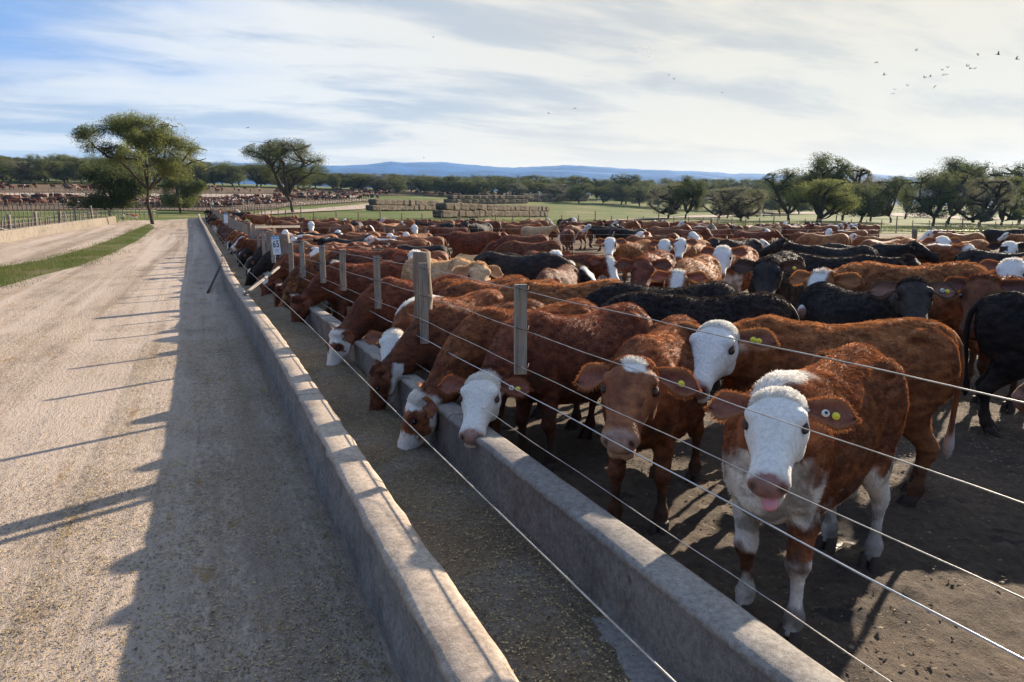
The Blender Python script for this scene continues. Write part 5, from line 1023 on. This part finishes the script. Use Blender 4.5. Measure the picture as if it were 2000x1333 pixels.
cow('dark brown calf resting its white face low over the trough edge', 942, 736, 1.05, -48, 'maroon', q=2, name='calf', fur=60000, pose=dict(poll=(.98, .20, .80), hyaw=44, hpitch=32, hs=1.05, legs=(-.05, .03, 0, 0)), tags=(1, two), face='full', nose=(.32, .18, .14))
cow('large ginger calf reaching down into the trough with half white spotted face', 806, 768, 1.04, -80, 'red', q=2, name='calf', fur=80000, world=(.66, 14), pose=dict(poll=(1.10, .06, .58), hyaw=-22, hpitch=68, hs=1.08, legs=(.05, -.1, .03, -.04)), face='full', patch=((.17, 1, .10), (.17, -1, .10)), nosespot=1, lip=(.3, .2, .18))
cow('calf with raised white face beside the nearest thick post', 768, 648, 1.0, -50, 'red', q=2, name='calf', fur=40000, pose=dict(poll=(.90, .2, .86), hyaw=42, hpitch=38, hs=1.0), face='full', crest=1, chest=.6, nose=(.30, .17, .14))
cow('dark brown calf feeding with white flecked cheek under the white faced one', 728, 716, .98, -100, 'dark', q=2, name='calf', fur=30000, world=(.60, 4), pose=dict(poll=(1.08, 0, .60), hpitch=80, hyaw=-8, hs=1.0), face='none', cheek=1)
cow('dark maroon steer feeding with tagged ear and white cheeks', 650, 660, 1.06, -86, 'maroon', q=2, fur=50000, world=(.58, 12), pose=dict(poll=(1.06, 0.05, .60), hpitch=74, hyaw=2, hs=1.02), tags=(-1, one), face='full', patch=((.15, 1, .05), (.15, -1, .09)), crest=0)
cow('dark maroon steer feeding with its plain head deep in the trough', 574, 578, 1.06, -92, 'maroon', q=1, fur=16000, world=(.60, 8), pose=FD(.62, 1.08, 78, 10))
cow('ginger steer backed up behind the black and white faced one', 700, 492, 1.05, -85, 'ginger', 'back', 1, fur=14000, pose=FD(.62, 1.0, 60, 0))
cow('black steer with white blaze looking at the camera between two battens', 656, 512, 1.0, -35, 'black', q=1, fur=9000, pose=LOOK(32, 60, 1.0), tags=(1, one), face='blaze')
cow('brown steer with pale curly forehead feeding beyond the thick post with the plate', 519, 536, 1.02, -80, 'maroon', q=1, fur=10000, world=(.62, 20), pose=FD(.6, 1.05, 66, 25), face='star')
cow('black steer with white muzzle feeding near the leaning pole', 487, 520, 1.0, -95, 'black', q=1, fur=8000, world=(.50, -4), pose=FD(.6, 1.08, 66, 0), face='star')
cow('dark brown steer with its head at the trough floor under the plate', 538, 566, 1.0, -88, 'dark', q=1, fur=9000, world=(.60, 0), pose=FD(.6, 1.08, 80, 8))
cow('red steer whose back shows behind the nearest thick post', 788, 566, 1.03, -75, 'red', q=1, fur=16000, world=(1.42, 12), pose=FD(.82, 1.05, 45, 0))
cow('brown steer whose back shows behind the nearest tall batten', 690, 545, 1.03, -80, 'dark', q=1, fur=14000, world=(1.75, 6), pose=FD(.85, 1.05, 40))
cow('red steer with ginger ridge left of the black steers', 1130, 553, 1.04, -84, 'ginger', 'back', 1, fur=20000, pose=LOOK(-5, 60, .95))
cow('red brown steer right behind the ginger ridged one', 1010, 553, 1.02, -80, 'red', 'back', 1, fur=14000, pose=LOOK(-5, 70, .8))
cow('maroon steer bent low beside the tan cow', 960, 548, 1.0, -70, 'red', 'back', 1, fur=14000, pose=FD(.7))
cow('tan cow with large drooping ears facing the camera', 934, 515, .97, 38, 'tan', q=1, fur=14000, pose=LOOK(-32, 50, 1.12, 1.2, ears=(16, 16)), ear=(.42, .2, .1), lip=(.4, .28, .18))
cow('white faced steer with its head behind the nearest thick post', 814, 493, 1.03, 60, 'maroon', q=1, fur=9000, pose=LOOK(-50, 55, 1.12, 1.15), face='full')
cow('large black steer with long glossy back in the middle of the herd', 1400, 578, 1.08, -92, 'black', 'back', 1, fur=24000, pose=LOOK(-5, 60, .9))
cow('black steer with pale numbers branded on its high rump', 1330, 558, 1.06, -78, 'black', 'back', 1, fur=18000, pose=LOOK(0, 60, .9))
cow('brown backed black steer with a broad white face turned aside', 1110, 512, .93, 48, 'black', q=1, fur=10000, pose=LOOK(-25, 55, 1.05, 1.15), face='full', ear=(.3, .15, .06))
cow('small black steer standing between the tan cow and the white faced one', 1000, 515, 1.0, -62, 'black', 'back', 1, fur=9000, pose=LOOK(10, 60, .9))
cow('steer showing only its round white forehead behind the others', 1086, 491, .90, 20, 'dark', q=1, fur=6000, pose=LOOK(-10, 40, 1.2), face='full')
cow('black steer with white striped face bent behind the red backs', 1140, 524, 1.0, 70, 'black', q=1, fur=6000, pose=LOOK(-10, 55, .95), face='blaze')
cow('brown steer with a wide white blaze beside the yellow tagged one', 1190, 503, .92, 66, 'maroon', q=1, fur=9000, pose=LOOK(-46, 60, 1.1, 1.15), face='blaze')
cow('plain brown steer wearing a big yellow flag tag', 1256, 506, 1.04, -10, 'maroon', q=1, fur=9000, pose=LOOK(8, 55, 1.1, 1.15), tags=(-1, [('flag', .02, -.01)]), ear=(.16, .07, .05))
cow('ginger steer with black eyed white face looking over the herd', 1192, 466, 1.04, -38, 'ginger', q=1, fur=7000, pose=LOOK(34, 55, 1.2, 1.1), face='full', patch=((.15, 1, .045), (.15, -1, .045)))
cow('white faced red steer, left one of a close pair', 1298, 470, 1.03, -18, 'red', q=1, fur=6000, pose=LOOK(10, 60, 1.18, 1.1), face='full')
cow('white faced red steer, right one of a close pair', 1329, 467, 1.04, -20, 'ginger', q=1, fur=6000, pose=LOOK(14, 60, 1.2, 1.1), face='full', chest=.5)
cow('ginger steer with narrow white blaze looking over a black back', 1325, 530, 1.0, -14, 'ginger', q=1, fur=9000, pose=LOOK(10, 55, 1.02, 1.1), face='blaze', ear=(.35, .1, .06))
cow('white faced steer with white chest standing square in the open', 1412, 483, 1.04, -14, 'red', q=1, fur=8000, pose=LOOK(8, 58, 1.18, 1.12), face='full', chest=.9, legs=.35)
cow('black steer with round ears behind the square standing one', 1396, 468, 1.05, -40, 'black', q=1, fur=5000, pose=LOOK(30, 40, 1.15, 1.1), tags=(-1, one))
cow('red steer stretching its white face to the right', 1415, 466, 1.04, 82, 'red', 'back', 1, fur=5000, pose=LOOK(5, 30, 1.1), face='full')
cow('black steer standing alone facing the camera with round tagged ears', 1500, 508, 1.08, -8, 'black', q=1, fur=12000, pose=LOOK(6, 56, 1.12, 1.15), tags=(1, one))
cow('big black steer seen from the side behind the lone black one', 1610, 500, 1.14, 84, 'black', 'back', 1, fur=14000, pose=LOOK(-5, 45, 1.15))
cow('black steer with raised head looking left across the herd', 1530, 466, 1.0, -74, 'black', q=1, fur=6000, pose=LOOK(-12, 25, 1.28, 1.1), tags=(1, one))
cow('black steer whose straight back rises behind the big black one', 1660, 478, 1.1, 88, 'black', 'back', 1, fur=6000, pose=LOOK(0, 30, 1.2))
cow('shaggy golden steer with white blaze and long fringed ear', 1606, 530, 1.04, -66, 'ginger', q=1, fur=22000, pose=LOOK(52, 52, 1.08, 1.15), face='blaze', ear=(.3, .12, .05), lip=(.45, .25, .2))
cow('big black steer with brown fringed ears staring at the camera', 1786, 546, 1.04, 40, 'black', q=2, fur=60000, pose=LOOK(-36, 50, 1.30, 1.22, ears=(6, 10)), tags=(1, [('w', .01, .01), ('y', .045, .01)]), ear=(.26, .14, .10))
cow('black steer cut by the right edge with one foreleg in the sun', 1985, 572, 1.10, 98, 'black', 'rump', 2, fur=60000, pose=LOOK(0, 45, 1.2))
cow('plain dark brown steer facing the camera near the right edge', 1922, 540, 1.08, -24, 'dark', q=1, fur=16000, pose=LOOK(18, 58, 1.18, 1.18, ears=(14, 14)), ear=(.14, .06, .05), lip=(.14, .09, .07))
cow('rusty brown steer seen from behind right of the big black one', 1862, 520, 1.08, 128, 'red', 'back', 1, fur=14000, pose=LOOK(-20, 50, 1.1))
cow('steer with a broad white curly face near the right edge', 1978, 508, 1.05, -40, 'red', q=1, fur=9000, pose=LOOK(36, 52, 1.1, 1.2), face='full')
cow('dark brown steer with arched back near the right edge', 1945, 492, 1.06, 80, 'black', 'back', 1, fur=7000, pose=LOOK(0, 60, .9))
cow('black and white faced steer peering from the right edge', 1972, 474, 1.06, -25, 'black', q=1, fur=5000, pose=LOOK(20, 58, 1.15, 1.15), face='full', patch=((.15, -1, .06),))
cow('red steer with white shoulder collar facing right', 1775, 478, 1.10, 66, 'red', 'back', 1, fur=9000, pose=LOOK(-20, 45, 1.15), face='side', crest=1, chest=.8)
cow('white topped steer head behind the collared red one', 1842, 463, 1.08, 30, 'ginger', q=1, fur=4000, pose=LOOK(-20, 35, 1.2, 1.12), face='full')
cow('ginger steer with low curly head behind the white topped one', 1890, 470, 1.06, -60, 'ginger', 'back', 1, fur=5000, pose=LOOK(20, 60, .95), face='star')
cow('dark maroon steer standing broadside in the open behind a batten', 912, 453, 1.12, 84, 'maroon', 'back', 1, fur=4000, pose=LOOK(-5, 42, 1.12))
cow('brown black steer with head low in the open ground', 1050, 472, 1.10, -86, 'dark', 'back', 1, fur=5000, pose=LOOK(0, 60, .85))
cow('red steer with curly head low behind the black brown one', 1035, 460, 1.08, -82, 'maroon', 'back', 1, fur=3000, pose=LOOK(5, 55, .95))
cow('black steer with white spots on its face looking between red backs', 1095, 523, 1.0, -20, 'dark', 'back', 1, fur=4000, pose=LOOK(10, 55, .95))
for k_, (xx, yy, a_) in enumerate([(6.1, 2.3, 2.9), (7.4, 3.2, .4), (5.1, 1.7, 2.5), (4.4, .1, 1.0)]):  # unseen cattle added beyond the frame to cast shade on the near pen
    cow('dark steer just outside the right edge of the picture', 0, 0, 1.1, 0, ('black', 'dark', 'dark', 'black')[k_], q=0, at=(xx, yy, a_), group='unseen steers added to shade the pen mud')
# -- shared bodies for the rest of the herd
def proto(pose, o, vox=.030):
    B = cow_body(voxel=vox, **pose); me, *_ = cow_mesh('body', B, dict(o)); return me
PO = {'head up': LOOK(0, 40, 1.22), 'turned': LOOK(55, 48, 1.2), 'other': LOOK(-50, 48, 1.15), 'low': dict(poll=(1.05, 0, .72), hpitch=58), 'feed': dict(poll=(1.06, 0, .60), hpitch=78, hs=1.0)}
CT = [('red brown', dict(coat='red', face='full')), ('dark red', dict(coat='maroon', face='none')), ('black', dict(coat='black', face='none', nose=(.02, .02, .02))), ('ginger', dict(coat='ginger', face='full', chest=.6)), ('brown', dict(coat='red', face='none')), ('dark brown', dict(coat='dark', face='blaze')), ('white faced black', dict(coat='black', face='full')), ('red and white', dict(coat='red', face='full', legs=.4, chest=.9, belly=1, crest=1)), ('sandy', dict(coat='tan', face='none'))]
CACHE = {}
def herd_cow(x, y, th, s, pk, ck, label, group):
    k = (pk, ck)
    if k not in CACHE: CACHE[k] = proto(dict(PO[pk], seed=len(CACHE), tail=.03), dict(CT[ck][1], seed=len(CACHE)))
    o = link('cow', CACHE[k], None, (x, y, P(x, y) + PEN)); o.rotation_euler = (0, 0, th); o.scale = (s, s, s * (.97 + .06 * rs.rand())); tag(o, label, 'cow', group); PLACED.append((x, y)); NCOW[0] += 1
rs = np.random.RandomState(21)
PLn = ['head up', 'turned', 'other', 'low']
# feeding along the trough
s = 19.5; kk = 0
while s < 84:
    if True:
        sx, sy = pth(s, 1.72 + .15 * rs.randn() * .5); tx = math.atan2(pth(s + .5, 0)[1] - pth(s - .5, 0)[1], pth(s + .5, 0)[0] - pth(s - .5, 0)[0]); th = tx + math.pi / 2 + rs.randn() * .16; ck = rs.choice([1, 2, 0, 4, 5, 6, 2], p=[.24, .2, .14, .14, .1, .1, .08])
        cx_, cy_ = sx, sy
        if s > 21.5: herd_cow(cx_, cy_, th, 1.0 + .06 * rs.rand(), 'feed' if rs.rand() < .8 else 'head up', ck, '%s steer eating in the long row at the far trough' % CT[ck][0], 'cattle eating along the far trough')
    s += .85 + .35 * rs.rand() + (s - 19) * .008
# near pen, behind the feeding row
def try_place(px, D, hd, s, ck, pk, label, group, mind=1.25):
    x, y = gpd(px, D)
    if any((x - a) ** 2 + (y - b) ** 2 < mind ** 2 for a, b in PLACED): return False
    Dr = math.hypot(x, y)
    if any(Dr < fd and abs(px - fp) < .95 * F_PX / D + 12 for fp, fd in FACES): return False
    th = math.atan2(y, x) + math.pi + rad(hd); herd_cow(x, y, th, s, pk, ck, label, group); return True
def wck(): return int(rs.choice(9, p=[.24, .2, .09, .13, .16, .06, .03, .07, .02]))
n = 0; tries = 0
while n < 34 and tries < 900:
    tries += 1; px = rs.uniform(505, 830); D = rs.uniform(13.5, 30)
    x, y = gpd(px, D)
    if x < 2.6 + .2: continue
    ck = wck(); n += try_place(px, D, -90 + rs.randn() * 22, 1.0 + .1 * rs.rand(), ck, PLn[rs.randint(4)], '%s steer crowding towards the trough near the plate post' % CT[ck][0], 'cattle crowding behind the feeding row', 1.15)
n = 0; tries = 0
while n < 4 and tries < 600:
    tries += 1; px = rs.uniform(1480, 2030); D = rs.uniform(15, 31); ck = wck(); n += try_place(px, D, rs.uniform(-180, 180), 1.12 + .14 * rs.rand(), ck, PLn[rs.randint(4)], '%s steer in the middle distance on the right' % CT[ck][0], 'cattle in the middle distance on the right', 1.7)
n = 0; tries = 0
while n < 3 and tries < 500:
    tries += 1; px = rs.uniform(1180, 1480); D = rs.uniform(17, 30); ck = wck(); n += try_place(px, D, rs.uniform(-120, 120), 1.12 + .14 * rs.rand(), ck, PLn[rs.randint(4)], '%s steer in the middle distance behind the white faced pair' % CT[ck][0], 'cattle in the middle distance behind the pair', 1.8)
# beyond the cross fence
n = 0; tries = 0
while n < 62 and tries < 4000:
    tries += 1; px = rs.uniform(560, 2040); D = 36 + 16 * rs.rand() ** 1.4; 
    if 1740 < px < 1780: continue
    x, y = gpd(px, D); ck = wck(); hd = rs.choice([90, -90]) + rs.randn() * 30 if rs.rand() < .7 else rs.uniform(-180, 180)
    if x > 2.2: n += try_place(px, D, hd, 1.08 + .26 * rs.rand(), ck, PLn[rs.randint(4)], '%s steer in the crowd beyond the cross fence' % CT[ck][0], 'cattle beyond the cross fence', 1.35)
n = 0; tries = 0
while n < 42 and tries < 4000:
    tries += 1; px = rs.uniform(900, 1740); D = 52 + 12 * rs.rand()
    x, y = gpd(px, D); ck = wck(); n += try_place(px, D, rs.uniform(-180, 180), 1.12 + .15 * rs.rand(), ck, PLn[rs.randint(4)], 'tiny %s steer in the farthest crowd of the big pen' % CT[ck][0], 'farthest cattle of the big pen', 1.35)
for px, D, hd, ck, lb in [(478, 66, 88, 2, 'black'), (560, 56, 80, 4, 'brown'), (588, 55, -90, 5, 'dark brown'), (622, 52, 85, 1, 'dark red'), (683, 54, 10, 0, 'white faced'), (740, 54, 40, 5, 'dark'), (838, 50, -60, 2, 'black headed'), (830, 56, -90, 1, 'dark red'), (520, 60, -80, 4, 'brown'), (455, 72, 90, 3, 'ginger')]:
    try_place(px, D, hd, 1.15, ck, PLn[int(D) % 4], '%s steer standing by the far pen fence on the left' % lb, 'cattle by the far pen fence', .8)
# -- far pens: the nearest ones one by one, the rest as one mass
left = max(0, 298 - NCOW[0]); print('NCOW', NCOW[0])
def band(px):      # rows of cattle on the slope
    return rs.choice(3, p=[.5, .3, .2])
spots = []
while len(spots) < 900:
    t = rs.rand()
    if t < .52: px = rs.normal(330, 75) if rs.rand() < .55 else rs.uniform(180, 470); py = rs.uniform(393, 407)
    elif t < .74: px = rs.uniform(420, 740); py = 404 - (px - 420) * .045 - rs.uniform(0, 14)
    elif t < .80: px = rs.uniform(-20, 190); py = rs.uniform(388, 405)
    else: px = rs.uniform(-20, 760) if rs.rand() < .7 else rs.uniform(700, 1010); py = (367 + .014 * px) + rs.uniform(-3.5, 4.5)
    if px < -25 or px > 1015: continue
    spots.append((px, py))
spots.sort(key=lambda q: -q[1]); small = [proto(dict(PO[p_], seed=k), dict(CT[c_][1]), .05) for k, (p_, c_) in enumerate([('head up', 0), ('low', 1), ('feed', 4), ('low', 2), ('head up', 7), ('turned', 3)])]
SN = ['white faced red', 'dark red', 'brown', 'black', 'red and white', 'ginger']
used = 0; mass = Geo(); mm = []
for px, py in spots:
    try: x, y = gp(px, py)
    except ValueError: continue
    k = int(rs.choice(6, p=[.2, .26, .2, .22, .06, .06]))
    if used < left and not any((x - a) ** 2 + (y - b) ** 2 < 1.2 for a, b in PLACED[-150:]):
        o = link('cow', small[k], None, (x, y, P(x, y))); o.rotation_euler = (0, 0, rs.rand() * 6.28); s = 1.1 + .2 * rs.rand(); o.scale = (s, s, s); tag(o, '%s steer, a speck in the hillside pen left of the light road' % SN[k], 'cow', 'cattle in the hillside pen'); used += 1; PLACED.append((x, y))
    else: mm.append((x, y, k, rs.rand() * 6.28, 1.1 + .2 * rs.rand()))
# low detail bodies for the mass
def lowcow(k):
    g = Geo(); A = np.linspace(0, 2 * np.pi, 8, endpoint=False); rr = [np.stack([np.full(8, x), np.cos(A) * w_, (a + b) / 2 + np.sin(A) * (a - b) / 2], 1) for x, a, b, w_ in ((-.7, 1.05, .8, .08), (-.55, 1.14, .6, .2), (-.1, 1.12, .46, .27), (.35, 1.14, .5, .21), (.62, 1.0, .62, .1))]
    c0 = COATS[CT[(0, 1, 4, 2, 7, 3)[k]][1]['coat']]['base']; c0 = V(*c0) * .85; g.add(*loft(rr), 0, c0)
    z = (1.15, .8, .5, .75, 1.2, 1.1)[k]; v, f = tube([(.45, 0, .95), (.75, 0, (.95 + z) / 2), (.95, 0, z)], [.14, .10, .09], [.2, .14, .11], V(0, 1, 0), 6); g.add(v, f, 0, c0); v, f = tube([(.92, 0, z), (1.2, 0, z - .3)], [.10, .06], [.10, .07], V(0, 1, 0), 6); g.add(v, f, 0, WHITE if k in (0, 4) else c0)
    for x in (.4, -.52):
        for y in (-.13, .13): v, f = tube([(x, y, .7), (x, y, 0)], [.06, .035], [.07, .035], V(0, 1, 0), 4); g.add(v, f, 0, c0 * .6)
    return np.vstack(g.v), g.f, np.vstack(g.c)
LC = [lowcow(k) for k in range(6)]
for x, y, k, a, s in mm:
    v, f, c = LC[k]; R2 = np.array([[math.cos(a), -math.sin(a), 0], [math.sin(a), math.cos(a), 0], [0, 0, 1]]); mass.add((v * s) @ R2.T + V(x, y, P(x, y)), f, 0, c)
o = link('cattle_herd', mass.mesh('cattle_herd', [M['coat']], False, True)); tag(o, 'far mass of cattle specks filling the hillside pens', 'cattle herd', kind='stuff')
x, y = gp(261, 431); B = cow_body(voxel=.05, poll=(.9, 0, 1.2), hpitch=25); me, *_ = cow_mesh('body', B, dict(coat='ginger', face='none', chest=1.1, legs=.7)); o = link('dog', me, None, (x, y, P(x, y))); o.scale = (.55, .55, .55); o.rotation_euler = (0, 0, 3.6); tag(o, 'ginger and white animal lying by the crouching person', 'dog')
print('total cows', NCOW[0] + used)
